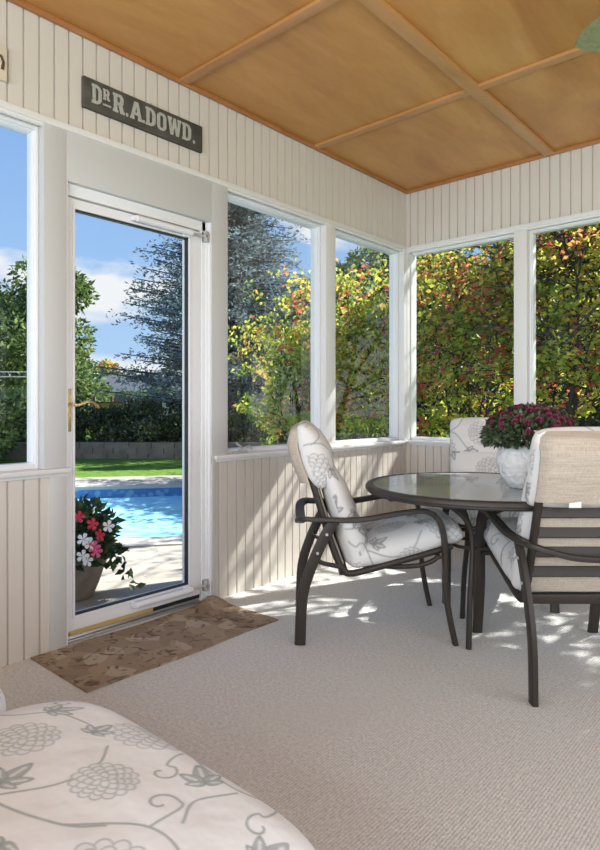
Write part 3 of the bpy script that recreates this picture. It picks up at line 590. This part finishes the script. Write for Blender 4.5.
M['bark'] = mat('dark bark', (.055, .045, .036), .9, bump=(20, .5, .03))
M['autumn'] = leaf_mat('autumn dogwood leaves', [(0, (.08, .17, .03)), (.25, (.22, .33, .05)), (.48, (.50, .54, .09)), (.66, (.68, .58, .10)), (.76, (.72, .40, .12)), (.84, (.75, .19, .12)), (1, (.72, .06, .11))], .5, .62)
M['green'] = leaf_mat('green tree leaves', [(0, (.05, .09, .025)), (.5, (.13, .20, .06)), (1, (.28, .36, .12))], .6, .4)
M['hedge'] = leaf_mat('dark hedge leaves', [(0, (.02, .035, .014)), (.5, (.065, .095, .036)), (.85, (.15, .18, .08)), (1, (.32, .27, .17))], .6, .2)
M['pale'] = leaf_mat('pale green leaves', [(0, (.06, .09, .03)), (.5, (.17, .24, .08)), (1, (.34, .40, .17))], .6, .35)
M['spruce'] = leaf_mat('blue spruce needles', [(0, (.06, .09, .09)), (.5, (.17, .225, .235)), (1, (.40, .47, .49))], .6, .25)
M['dark'] = leaf_mat('dark conifer needles', [(0, (.010, .022, .016)), (.6, (.022, .045, .026)), (1, (.05, .085, .045))], .6, .1)

def shrub(x, y, h, spread, n_stem, seed, name, label, dens=1.0, m='autumn', tint0=.40, group=None, top_sparse=0.0, lsize=.075, z0=-.13):
    g = random.Random(seed); root = empty(name, (x, y, z0), 0, label, 'shrub', group); br = MB(); LP = []; LD = []
    def grow(p, d, L, r, lev):
        k = 5; pts = [p]; q = p.copy(); dd = d.copy()
        for i in range(k):
            dd = (dd+Vector((g.gauss(0, .10), g.gauss(0, .10), g.gauss(.02 if lev < 2 else -.01, .06)))).normalized(); q = q+dd*L/k; pts.append(q.copy())
        if r > .0028: br.tube(pts, [r*(1-.62*i/k) for i in range(k+1)], 5 if lev else 7, cap=False)
        if lev >= 2:
            m_ = int((8 if lev == 2 else 9)*dens)
            for _ in range(m_):
                t = g.random()**.7*k; i = min(int(t), k-1); c = pts[i].lerp(pts[i+1], t-i)
                LP.append(c+Vector((g.gauss(0, .035), g.gauss(0, .035), g.gauss(0, .03)))); LD.append(Vector((g.gauss(0, 1), g.gauss(0, 1), g.gauss(-.35, .5))))
        if lev < 3:
            nb = (8, 6, 4)[lev]
            for b in range(nb):
                t = (.22+.78*(b+g.random())/nb)*k; i = min(int(t), k-1); c = pts[i].lerp(pts[i+1], t-i)
                side = Vector((g.gauss(0, 1), g.gauss(0, 1), g.gauss(.15, .35))).normalized(); nd = (dd*.45+side*.8).normalized()
                grow(c, nd, L*g.uniform(.36, .56), r*.5, lev+1)
    for s in range(n_stem):
        a = 2*PI*(s+g.random()*.6)/n_stem; sp = spread/h*g.uniform(.35, 1.0)
        grow(Vector((.12*math.cos(a), .12*math.sin(a), 0)), Vector((math.cos(a)*sp, math.sin(a)*sp, 1)).normalized(), h*g.uniform(.72, 1.0), .022*h/3, 0)
    br.obj('branches', M['bark'], root)
    C = np.array([tuple(p) for p in LP]); D = np.array([tuple(p) for p in LD])
    if top_sparse:
        keep = rng.random(len(C)) > top_sparse*np.clip((C[:, 2]-3.0)/.4, 0, 1); C, D = C[keep], D[keep]
    ti = tint0+.34*(lumpy(C, 2.3, seed)-.5)*1.6+.13*rng.normal(size=len(C)); red = lumpy(C, 3.7, seed+50) > .75
    ti = np.where(red & (rng.random(len(C)) < .6), .86+.1*rng.random(len(C)), np.minimum(ti, .80))
    leaves('foliage', C, D, lsize*(.7+.6*rng.random(len(C))), lsize*.62, ti, M[m], root); return root
def crown_tree(x, y, h, rad, seed, name, label, m='green', n=9000, z_low=.15, ls=.16, cat='tree', shape=1.0, group=None, z0=-.13, clumps=46):
    g = np.random.default_rng(seed); root = empty(name, (x, y, z0), 0, label, cat, group)
    tr = MB(); tr.tube(spline([(0, 0, 0), (.05, .03, h*.3), (-.04, .05, h*.6), (.02, 0, h*.9)]), [max(.02, h*.022*(1-.045*i)) for i in range(19)], 8, cap=False)
    cc = []
    for k in range(clumps):
        t = z_low+(1-z_low)*(k+.5)/clumps; prof = (math.sin(PI*min(1, (t-z_low)/(1-z_low)*.86+.10))**.7)*shape
        a = g.uniform(0, 6.28); q = g.uniform(.35, .95)**.6; c = np.array([math.cos(a)*rad*prof*q, math.sin(a)*rad*prof*q, h*t]); cc.append((c, rad*g.uniform(.26, .42)*(.6+.4*prof)))
        tr.tube([(0, 0, h*max(.1, t-.14)), tuple(c*np.array([.5, .5, .97])), tuple(c)], [.02*h/5, .012*h/5, .006*h/5], 5, cap=False)
    tr.obj('trunk', M['bark'], root)
    per = n//clumps; C = []; Dd = []; Ti = []
    for c, r in cc:
        u = unit(g.normal(size=(per, 3))); rr = r*g.uniform(.35, 1, (per, 1))**.5; p = c+u*rr*np.array([1, 1, .75]); C.append(p); Dd.append(u+g.normal(size=(per, 3))*.7); Ti.append(.5+.28*g.normal(size=per)+g.normal()*.10)
    C = np.concatenate(C); C[:, 2] = np.maximum(C[:, 2], .02); leaves('foliage', C, np.concatenate(Dd), ls*(.6+.8*g.random(len(C))), ls*.6, np.concatenate(Ti), M[m], root); return root
def conifer(x, y, h, rad, seed, name, label, m='spruce', z_low=.03, step=.26, per=8, group=None, z0=-.13, card=.15, den=1.0):
    g = np.random.default_rng(seed); root = empty(name, (x, y, z0), 0, label, 'tree', group)
    tr = MB(); tr.tube([(0, 0, 0), (0, 0, h*.5), (0, 0, h)], [h*.02, h*.012, .01], 8, cap=False); C = []; D = []; Ti = []
    z = h*z_low
    while z < h*.985:
        L0 = rad*(1-z/h)**.82
        for k in range(per):
            L = L0*g.uniform(.72, 1.12); a = 2*PI*(k+g.uniform(0, .9))/per+z*3; zz = z+g.uniform(-.5, .5)*step
            n = max(3, int(L/.17)); t = np.linspace(.0, 1, n+1); bx = L*t; bz = -.26*L*t+.20*L*t*t+.04*L*np.sin(t*4+a)
            p = np.stack([bx*math.cos(a), bx*math.sin(a), zz+bz], 1); tr.tube([tuple(q) for q in p[::max(1, n//3)]], .012, 4, cap=False) if L > .3 else None
            fwd = np.array([math.cos(a), math.sin(a), 0]); sd = np.array([-math.sin(a), math.cos(a), 0])
            for i in range(1, n+1):
                tw = (.16+.42*L*(1-t[i]))*.55
                for s in (-1, 1):
                    nn = max(2, int(tw/.085*den)); q = np.linspace(.05, 1, nn)[:, None]*tw
                    c = p[i]+(sd*s*.75+fwd*.65)*q+np.array([0, 0, -.18])*q+g.normal(size=(nn, 3))*[.03, .03, .055]+np.array([0, 0, g.normal()*.05])
                    d = np.tile(sd*s*.7+fwd*.8+np.array([0, 0, .12]), (nn, 1))+g.normal(size=(nn, 3))*.38; C.append(c); D.append(d); Ti.append(np.full(nn, .35+.35*t[i])+.2*g.normal(size=nn))
        z += step*(.75+.5*(1-z/h))
    tr.obj('trunk', M['bark'], root); C = np.concatenate(C); D = np.concatenate(D); Ti = np.concatenate(Ti)
    for rep in range(1):
        pass
    C2 = np.concatenate([C, C+rng.normal(size=C.shape)*.025]); D2 = np.concatenate([D, D+rng.normal(size=D.shape)*.5]); T2 = np.concatenate([Ti, Ti-.08])
    leaves('needles', C2, D2, card*(.7+.6*rng.random(len(C2))), card*.34, T2, M[m], root, fold=.1); return root

# ================================================================== POTTED CHRYSANTHEMUM on the table
px, py = W(.960, 2.60)
pc = empty('potted_chrysanthemum', (px, py, TZ+.0005), 0, 'dark pink chrysanthemum in a round white pot on the glass table', 'potted plant')
M['pot'] = mat('white glazed ceramic', (.72, .73, .73), .35, bump=(30, 1, .02))
MB().lathe([(.055, 0), (.066, .003), (.088, .03), (.108, .065), (.119, .105), (.118, .14), (.108, .165), (.105, .175), (.110, .180), (.108, .185), (.100, .184), (.099, .15), (.02, .14)], 48).obj('pot', M['pot'], pc, angle=50)
n = 3600; u = unit(rng.normal(size=(n, 3))); u[:, 2] = np.abs(u[:, 2])*1.0-.25; u = unit(u)
rad = rng.uniform(.55, 1, (n, 1))**.5; ox, oy = W(.022, 0); Pm = u*rad*np.array([.185, .185, .125])+np.array([ox, oy, .215])
M['mumleaf'] = leaf_mat('chrysanthemum leaves', [(0, (.025, .042, .022)), (.5, (.07, .105, .05)), (1, (.17, .21, .12))], .6, .15)
leaves('foliage', Pm, u+rng.normal(size=(n, 3))*.6, .03, .017, .45+.25*rng.normal(size=n), M['mumleaf'], pc)
M['petal'] = leaf_mat('pink petals', [(0, (.09, .012, .03)), (.6, (.20, .03, .065)), (1, (.38, .10, .16))], .6, .2)
def bloom_mesh(name, Rr, npet, rows, m):
    V = []; F = []; T = []
    for k in range(rows):
        n_ = npet-2*k; tilt = R(12+25*k); rr = Rr*(1-.2*k)
        for j in range(n_):
            a = 2*PI*(j+.5*(k % 2))/n_+.07*k; c = Vector((math.cos(a), math.sin(a), 0)); s = Vector((-math.sin(a), math.cos(a), 0)); o = c*math.cos(tilt)+Vector((0, 0, math.sin(tilt)))
            w = rr*2.2/n_; b = len(V); V += [tuple(o*rr*.1), tuple(o*rr*.6+s*w+Vector((0, 0, .05*rr))), tuple(o*rr+Vector((0, 0, -.12*rr))), tuple(o*rr*.6-s*w+Vector((0, 0, .05*rr)))]
            F += [(b, b+1, b+2), (b, b+2, b+3)]; T += [random.uniform(.1, 1)]*4
    me = bpy.data.meshes.new(name); me.from_pydata(V, [], F); me.update(); me.attributes.new('tint', 'FLOAT', 'POINT').data.foreach_set('value', T); me.materials.append(m); return me
bm_ = bloom_mesh('blossom', .021, 16, 4, M['petal'])
k = 0; tries = 0; placed = []
while k < 98 and tries < 6000:
    tries += 1; a = random.uniform(0, 2*PI); el = math.asin(random.uniform(.12, 1)); d = Vector((math.cos(a)*math.cos(el), math.sin(a)*math.cos(el), math.sin(el)))
    if d.z < .38 and d.dot(Vector((.2, -1, 0))) > .2 and random.random() < .75: continue
    p = Vector((ox+d.x*.19, oy+d.y*.19, .222+d.z*.128))
    if any((p-q).length < .025 for q in placed): continue
    placed.append(p); o = bpy.data.objects.new('blossom', bm_); COL.objects.link(o); o.parent = pc; o.location = p; o.rotation_euler = d.to_track_quat('Z', 'Y').to_euler(); o.scale = [random.uniform(.75, 1.15)]*3; k += 1

# ================================================================== LOVESEAT in the near corner (foreground)
ls_ = empty('patio_loveseat', (0, 0, 0), 0, 'patio loveseat with pale floral seat cushions in the left foreground', 'loveseat')
def big(name, x0, x1, parent, uv, hi):
    o = pad(name, [(-.02, .365), (.2, .365), (.45, .363), (.66, .352), (.725, .345)], x1-x0, [.15, .16, .16, .15, .13], M['floral_big'], parent, 320 if hi else 110, 800 if hi else 240, ex=6, end=.085, uv0=uv, puff=.18, cr=.17)
    o.location = ((x0+x1)/2, -.022 if hi else -.125, 0); return o
big('seat_cushion', -1.297, -.478, ls_, (.05, .23), True); big('seat_cushion', -2.10, -1.30, ls_, (.33, .11), False)
for x0, x1 in ((-1.29, -.505), (-2.10, -1.30)):
    o = pad('back_cushion', [(.0, .0), (.02, .2), (.03, .42)], x1-x0, [.12, .16, .1], M['floral_big'], ls_, 60, 120, ex=6, end=.07); o.location = ((x0+x1)/2, -.11, .45); o.rotation_euler = (R(12), 0, 0)
fb = MB(); fb.box((-2.13, -.08, .255), (-.49, -.03, .285), .006); fb.box((-2.13, .56, .255), (-.49, .60, .285), .006); fb.box((-2.13, -.05, .255), (-2.09, .58, .285), .006); fb.box((-.53, -.05, .255), (-.49, .58, .285), .006)
for yy in np.linspace(.06, .50, 6): fb.box((-2.10, yy-.02, .262), (-.51, yy+.02, .270))
fb.obj('seat_frame', M['bronze'], ls_)
for x in (-2.11, -.51):
    for yy in (-.05, .58): MB().tube([(x, yy, .258), (x, yy, 0)], .018, 10).obj('leg', M['bronze'], ls_)
bf = MB(); 
for x in (-2.11, -1.295, -.51): bf.tube([(x, -.06, .27), (x, -.17, .6), (x, -.26, .93)], .015, 10)
bf.tube([(-2.11, -.26, .93), (-.51, -.26, .93)], .015, 10)
for zz in (.42, .55, .68, .81): bf.tube([(-2.11, -.06-.303*(zz-.27), zz), (-.51, -.06-.303*(zz-.27), zz)], 1, 8, flat=(.004, .018))
bf.obj('back_frame', M['bronze'], ls_)

# ================================================================== CEILING FAN
fn = empty('ceiling_fan', (-.165, 2.40, 0), 0, 'ceiling fan with green leaf shaped blades, one tip showing top right', 'ceiling fan')
MB().tube([(0, 0, H-.03), (0, 0, 2.45)], .013, 12).obj('downrod', M['bronze'], fn)
MB().lathe([(.02, H-.06), (.055, H-.03), (.065, H-.001)], 24).obj('canopy', M['bronze'], fn)
MB().lathe([(.03, 2.33), (.07, 2.34), (.095, 2.37), (.095, 2.42), (.06, 2.455), (.02, 2.46)], 32).obj('motor_housing', M['bronze'], fn)
M['blade'] = mat('green woven blade', (.17, .19, .09), .7, bump=(90, .3, .004), noise=(60, (.22, .24, .12)))
for k in range(5):
    a = PI+2*PI*k/5; V = []; F = []; ns = 16
    for i in range(ns+1):
        s = i/ns; wv_ = .125*math.sin(PI*min(1, .12+.88*s**.9))**.62*(1 if s < 1 else .12)
        for q in (-1, -.5, 0, .5, 1):
            V.append((.13+.455*s, q*wv_, 2.375+q*wv_*.22-.0*s))
    V2 = V+[(p[0], p[1], p[2]+.006) for p in V]; n0 = len(V)
    F = [(i*5+j, (i+1)*5+j, (i+1)*5+j+1, i*5+j+1) for i in range(ns) for j in range(4)]; F += [tuple(n0+q for q in f[::-1]) for f in F]
    rg = [i*5 for i in range(ns+1)]+[ns*5+j for j in range(1, 5)]+[i*5+4 for i in range(ns-1, -1, -1)]+[3, 2, 1]
    F += [(rg[q], n0+rg[q], n0+rg[(q+1) % len(rg)], rg[(q+1) % len(rg)]) for q in range(len(rg))]
    o = MB().add(V2, F).obj('fan_blade', M['blade'], fn); o.rotation_euler = (0, 0, a)
    kk = MB(); kk.box((.07, -.018, 2.37), (.19, .018, 2.376), .002); q = kk.obj('blade_iron', M['bronze'], o)

# ================================================================== OUTSIDE
GZ = -.12
UA = math.atan2(.2, 1)
def Pq(u, v, z=GZ):      # pool axes
    r = -.98+u*math.cos(UA)-v*math.sin(UA); f = 5.29+u*math.sin(UA)+v*math.cos(UA); x, y = W(r, f); return (x, y, z)
def slab(mb, u0, u1, v0, v1, z0, z1):
    V = [Pq(u, v, z) for z in (z0, z1) for v in (v0, v1) for u in (u0, u1)]; mb.add(V, [(0, 2, 3, 1), (4, 5, 7, 6), (0, 1, 5, 4), (2, 6, 7, 3), (0, 4, 6, 2), (1, 3, 7, 5)])
M['deck'] = mat('broom finished concrete', (.36, .325, .27), .85, bump=(60, .15, .004), noise=(2.2, (.40, .365, .31)))
M['grass'] = mat('lawn', (.10, .20, .03), .95, spec=.1, bump=(60, 1, .03), noise=(9, (.17, .28, .05)))
PU0, PU1, PV = -9.5, .75, 3.55
dk = MB(); slab(dk, -11, 2.4, -7.5, 0, GZ-.12, GZ); slab(dk, -11, 2.4, PV, PV+1.25, GZ-.12, GZ); slab(dk, -11, PU0, 0, PV, GZ-.12, GZ); slab(dk, PU1, 2.4, 0, PV, GZ-.12, GZ)
S(dk.obj('pool_deck', M['deck'], smooth=False))
lawn = MB(); lawn.box((-70, -40, GZ-1.9), (40, 90, GZ-1.8)); S(lawn.obj('subsoil', mat('subsoil', (.1, .07, .05), .9), smooth=False))
lw_ = MB()
for (u0, u1, v0, v1) in ((-60, -11, -50, 60), (2.4, 60, -50, 60), (-11, 2.4, PV+1.25, 60), (-11, 2.4, -50, -7.5)): slab(lw_, u0, u1, v0, v1, GZ-.14, GZ-.012)
S(lw_.obj('lawn', M['grass'], smooth=False))
sm = empty('swimming_pool', (0, 0, 0), 0, 'blue in-ground pool beyond the glass door with a tiled waterline', 'swimming pool')
bs = MB(); slab(bs, PU0-.1, PU1+.1, -.1, PV+.1, GZ-1.6, GZ-1.5)
for a in ((PU0-.1, PU1+.1, -.10, 0), (PU0-.1, PU1+.1, PV, PV+.1), (PU0-.1, PU0, 0, PV), (PU1, PU1+.1, 0, PV)): slab(bs, *a, GZ-1.5, GZ-.13)
bs.obj('pool_basin', mat('pool liner', (.20, .62, .80), .5), sm, False)
tm = mat('blue waterline tile', (.02, .10, .30), .2); t, b, n_, l_ = nodes(tm); tcx = n_('ShaderNodeTexCoord'); vo = n_('ShaderNodeTexVoronoi'); vo.inputs['Scale'].default_value = 9; l_(tcx.outputs['Object'], vo.inputs[0])
r_ = n_('ShaderNodeValToRGB'); r_.color_ramp.elements[0].position = .25; r_.color_ramp.elements[0].color = (.12, .36, .56, 1); r_.color_ramp.elements[1].position = .45; r_.color_ramp.elements[1].color = (.03, .17, .42, 1); l_(vo.outputs['Distance'], r_.inputs[0]); l_(r_.outputs[0], b.inputs['Base Color'])
tl_ = MB(); slab(tl_, PU0, PU1, PV-.012, PV+.0, GZ-.24, GZ-.03); slab(tl_, PU0, PU0+.012, 0, PV, GZ-.24, GZ-.012); slab(tl_, PU1-.012, PU1, 0, PV, GZ-.24, GZ-.012); slab(tl_, PU0, PU1, 0, .012, GZ-.24, GZ-.012); tl_.obj('tile_band', tm, sm, False)
cpg = MB(); slab(cpg, PU0-.28, PU1+.28, PV-.03, PV+.28, GZ-.03, GZ+.012); slab(cpg, PU0-.28, PU1+.28, -.28, .03, GZ-.03, GZ+.012); slab(cpg, PU1-.03, PU1+.28, .03, PV-.03, GZ-.03, GZ+.012); slab(cpg, PU0-.28, PU0+.03, .03, PV-.03, GZ-.03, GZ+.012)
cpg.obj('coping', mat('pool coping', (.46, .43, .38), .8, bump=(40, .1)), sm, False)
wm = bpy.data.materials.new('pool water'); wm.use_nodes = True; t, b, n_, l_ = nodes(wm)
b.inputs['Roughness'].default_value = .1; b.inputs['Specular IOR Level'].default_value = .15; tcx = n_('ShaderNodeTexCoord'); nz = n_('ShaderNodeTexNoise'); nz.inputs['Scale'].default_value = 3.2; nz.inputs['Detail'].default_value = 4; nz.inputs['Distortion'].default_value = 1.2; l_(tcx.outputs['Object'], nz.inputs[0])
r_ = n_('ShaderNodeValToRGB'); r_.color_ramp.elements[0].position = .3; r_.color_ramp.elements[0].color = (.32, .72, .86, 1); r_.color_ramp.elements[1].position = .72; r_.color_ramp.elements[1].color = (.42, .81, .91, 1); l_(nz.outputs[0], r_.inputs[0]); l_(r_.outputs[0], b.inputs['Base Color'])
bp = n_('ShaderNodeBump'); bp.inputs['Strength'].default_value = .12; bp.inputs['Distance'].default_value = .05; l_(nz.outputs[0], bp.inputs['Height']); l_(bp.outputs[0], b.inputs['Normal'])
wt = MB(); slab(wt, PU0+.012, PU1-.012, .012, PV-.012, GZ-1.49, GZ-.15); wt.obj('pool_water', wm, sm, False)

# outdoor flower pot by the door
px, py = W(-1.37, 3.66)
fp = empty('flower_pot', (px, py, GZ), 0, 'tan pot of red and white flowers standing outside the glass door', 'potted plant')
MB().lathe([(.11, 0), (.125, .005), (.16, .09), (.19, .18), (.207, .225), (.222, .23), (.224, .262), (.212, .268), (.2, .262), (.19, .22), (.02, .215)], 40).obj('pot', mat('tan clay', (.22, .155, .11), .8, noise=(12, (.30, .225, .17))), fp)
n = 1500; u = unit(rng.normal(size=(n, 3))); u[:, 2] = np.abs(u[:, 2])*1.1-.22; u = unit(u)
Pm = u*rng.uniform(.4, 1.0, (n, 1))*np.array([.27, .27, .27])+np.array([0, 0, .30]); lumps = .8+.35*lumpy(u, 5, 3)[:, None]; Pm = (Pm-[0, 0, .3])*lumps+[0, 0, .3]
M['potleaf'] = leaf_mat('dark green glossy leaves', [(0, (.015, .035, .015)), (.5, (.05, .10, .035)), (1, (.15, .22, .08))], .4, .2)
# a trailing stem on the right
tr_ = []; 
for k in range(26): s = k/25; q = Vector(W(.22+.16*s, -.02)); tr_.append((q.x+random.gauss(0, .02), q.y+random.gauss(0, .02), .26-.20*s*s+random.gauss(0, .02)))
Pm = np.concatenate([Pm, np.array(tr_)]); u = np.concatenate([u, np.tile([0, 0, -.5], (26, 1))])
leaves('foliage', Pm, u+rng.normal(size=Pm.shape)*.55, .065, .04, .45+.25*rng.normal(size=len(Pm)), M['potleaf'], fp)
def five(name, m):
    V = []; F = []
    for j in range(5):
        a = 2*PI*j/5; c = Vector((math.cos(a), math.sin(a), .15)); s = Vector((-math.sin(a), math.cos(a), 0)); b = len(V)
        V += [(0, 0, 0), tuple(c*.03+s*.016), tuple(c*.046+s*.013+Vector((0, 0, -.004))), tuple(c*.05), tuple(c*.046-s*.013+Vector((0, 0, -.004))), tuple(c*.03-s*.016)]; F += [(b, b+1, b+2, b+3), (b, b+3, b+4, b+5)]
    me = bpy.data.meshes.new(name); me.from_pydata(V, [], F); me.update(); me.materials.append(m); return me
fm = {'red': five('blossom', mat('red petals', (.62, .03, .07), .5)), 'pink': five('blossom', mat('pink petals', (.72, .10, .22), .5)), 'white': five('blossom', mat('white petals', (.85, .84, .82), .5))}
fc = W(0, -1)   # towards the door
for r_0, z_0, c_ in ((.01, .40, 'pink'), (.06, .50, 'red'), (.13, .46, 'red'), (.17, .40, 'red'), (.10, .385, 'white'), (.13, .36, 'white'), (.15, .34, 'pink'), (.16, .315, 'pink'), (.10, .295, 'white'), (.12, .27, 'white'), (.03, .27, 'white'), (-.08, .45, 'red'), (-.12, .35, 'pink'), (.20, .44, 'white')):
    q = W(r_0*1.1+.06, -math.sqrt(max(.01, .31**2-r_0**2-(z_0-.3)**2))); o = bpy.data.objects.new('blossom', fm[c_]); COL.objects.link(o); o.parent = fp; o.location = (q[0], q[1], z_0+.02); o.scale = (.72, .72, .72)
    o.rotation_euler = (Vector((q[0]+random.gauss(0, .05), q[1]+random.gauss(0, .05), .12))).to_track_quat('Z', 'Y').to_euler(); o['label'] = c_+' flower'

# garden retaining wall, hedge, fence, far house
def gbox(mb, r0, r1, f0, f1, z0, z1):
    V = [(*W(r, f), z) for z in (z0, z1) for f in (f0, f1) for r in (r0, r1)]; mb.add(V, [(0, 2, 3, 1), (4, 5, 7, 6), (0, 1, 5, 4), (2, 6, 7, 3), (0, 4, 6, 2), (1, 3, 7, 5)])
gw = MB()
for row in range(3):
    r = -16-.3*(row % 2)
    while r < 3: w_ = random.uniform(.42, .62); gbox(gw, r, r+w_-.015, 13.2+.02*row, 13.5+.02*row, GZ-.02+row*.115, GZ+.10+row*.115); r += w_
S(gw.obj('trim_90', mat('garden wall stone', (.22, .165, .12), .9, bump=(18, .5, .02), noise=(5, (.31, .25, .19))), smooth=False))
def bush(r, f, h, rad, seed, name, label, m='hedge', n=5000, ls=.09, group=None, cl=26):
    x, y = W(r, f); return crown_tree(x, y, h, rad, seed, name, label, m, n, .06, ls, 'shrub', 1.1, group, z0=GZ-.02, clumps=cl)
HG = 'dark hedge shrubs behind the garden wall'
hd = 'dark leafy hedge shrub beyond the pool, one of a row behind the low wall'
for i, r in enumerate(np.arange(-12.2, -1.4, 1.05)): bush(r, 14.4+.2*(i % 2), 1.2 + (.25 if i % 3 == 0 else 0) - (.25 if i in (7, 9) else 0), .85, 100+i, 'hedge_shrub', hd, n=5200, group=HG)
fe = empty('wooden_fence', (*W(-5.55, 19), GZ), YAW, 'brown wooden fence section in front of the distant grey roofed house', 'fence')
fw_ = mat('brown fence wood', (.20, .10, .05), .8)
for k in range(4): MB().box((-.9+k*.55, -.04, 0), (-.82+k*.55, .04, 1.42), .005).obj('fence_post', fw_, fe)
MB().box((-.9, -.02, .75), (.85, .02, 1.2)).obj('fence_panel', mat('tan fence panel', (.42, .27, .17), .8), fe)
MB().box((-.9, -.035, 1.2), (.85, .035, 1.25)).obj('fence_rail', fw_, fe)
hs = empty('house', (*W(-10.6, 42), GZ), YAW-R(8), 'low white house with a grey roof far beyond the pool', 'house')
wl = MB(); wl.box((-7, -3, 0), (3.4, 3, 2.2)); wl.obj('house_wall', mat('white siding', (.62, .62, .60), .7), hs)
rf = MB(); rf.add([(-7.4, -3.5, 2.1), (3.9, -3.5, 2.1), (3.9, 3.5, 2.1), (-7.4, 3.5, 2.1), (-5.5, 0, 3.25), (2.6, 0, 3.25)], [(0, 1, 5, 4), (1, 2, 5), (2, 3, 4, 5), (3, 0, 4), (3, 2, 1, 0)]); rf.obj('roof', mat('grey shingles', (.10, .11, .125), .95, spec=.0), hs, False)
MB().box((-3.9, -1.2, 2.3), (-3.2, -.5, 3.35)).obj('chimney', mat('white painted chimney', (.6, .6, .58), .8), hs)
MB().box((-7.45, -3.55, 2.0), (3.95, -3.5, 2.14)).obj('fascia', mat('white fascia', (.7, .7, .7), .6), hs)
wdw = mat('dark window glass', (.05, .06, .07), .15)
for x in (-5.6, -3.2, -.6, 1.8): 
    w0 = MB(); w0.box((x-.5, -3.04, .9), (x+.5, -2.99, 1.8)); w0.obj('window', wdw, hs, False)
# blue spruces
x, y = W(-1.8, 15.2); conifer(x, y, 9.8, 3.5, 5, 'blue_spruce', 'large blue spruce behind the pool, seen through the door and the window beside it', per=12, step=.23, card=.10, den=2.4, z_low=.165)
# green trees to the left
x, y = W(-7.9, 19); crown_tree(x, y, 5.35, 2.35, 21, 'tree', 'tall dense green tree left of the house, behind the window post', 'green', 16000, .10, .17, clumps=60)
bush(-6.6, 12.2, 1.95, .95, 31, 'leafy_bush', 'light green bush low in the leftmost window', 'pale', 6500, .11)
x, y = W(-15.8, 49); crown_tree(x, y, 4.4, 1.7, 25, 'tree', 'orange tinged distant tree just behind the house roof', 'autumn', 5000, .2, .3)
# overhead wires
for dz, lab in ((0, 'upper'), (-.12, 'lower')):
    a = W(-9.5, 14.3); c = W(-5.5, 15.0); p = [(a[0]+(c[0]-a[0])*t, a[1]+(c[1]-a[1])*t, 1.92+dz-.06*math.sin(PI*t)-.06*t) for t in np.linspace(0, 1, 12)]
    tag(MB().tube(p, .012, 5).obj('overhead_wire', mat('grey wire', (.55, .55, .55), .6)), lab+' of two thin overhead wires crossing the leftmost window', 'wire')

# autumn shrubs close outside the windows
AG = 'autumn leaved shrubs outside the windows'
spec = [(-6.35, 7.15, 2.6, .75, 8, 1, .44, 'green and yellow shrub low in the window right of the glass door', 0),
        (-5.25, 7.6, 2.9, 1.0, 8, 2, .50, 'red topped autumn shrub behind the narrow window left of the corner', 0),
        (-4.05, 8.1, 3.3, 1.15, 8, 3, .47, 'yellow green autumn shrub behind the first window right of the corner', 0),
        (-2.75, 8.3, 4.0, 1.2, 8, 4, .51, 'red and yellow autumn shrub behind the rightmost window, beside the window post', 0),
        (-1.5, 8.5, 4.0, 1.2, 8, 5, .53, 'reddest autumn shrub at the right edge of the rightmost window', 0)]
for x, y, h, s_, ns, sd_, ti, lab, tsp in spec:
    sh_ = shrub(x, y, h, s_, ns, sd_, 'autumn_shrub', lab, .52, 'autumn', ti, None, tsp, .092); sh_.scale = (1, .5, 1); sh_['group'] = AG
shrub(.3, 6.3, 5.0, 1.7, 6, 77, 'tall_tree', 'tall thin leaved tree whose branches hang above the back windows', .32, 'autumn', .4, None, 0, .08)
# trees further back
crown_tree(1.55, 6.9, 6.2, 1.75, 91, 'tree', 'leafy tree standing just past the right end of the back windows', 'green', 9000, .3, .12, clumps=44)
x, y = W(3.1, 14.5); conifer(x, y, 7.6, 2.3, 51, 'dark_conifer', 'dark conifer rising behind the shrubs left of the right window post', 'dark', .03, .34, 8, card=.2, den=.8)
x, y = W(6.4, 13.0); conifer(x, y, 7.4, 2.6, 52, 'dark_conifer', 'dark conifer behind the rightmost window', 'dark', .03, .34, 8, card=.2, den=.8)
x, y = W(2.2, 17.0); crown_tree(x, y, 5.3, 2.2, 61, 'tree', 'pale grey green tree behind the first window right of the corner', 'pale', 9000, .08, .17)
x, y = W(.2, 18.5); crown_tree(x, y, 4.6, 2.3, 62, 'tree', 'green tree behind the red topped shrub, in the narrow window', 'green', 9000, .08, .18)
for i, (r, f, h) in enumerate(((-16, 26, 5), (-12.5, 30, 4.2), (-2.6, 24, 4.5), (.6, 25, 4.5), (4.0, 22, 5), (7.5, 20, 5.5), (11, 19, 6), (15, 18, 6))):
    x, y = W(r, f); crown_tree(x, y, h, 2.6, 70+i, 'distant_tree', 'round green tree in the far row behind the garden', 'green', 4200, .04, .26, group='far row of green trees', clumps=36)
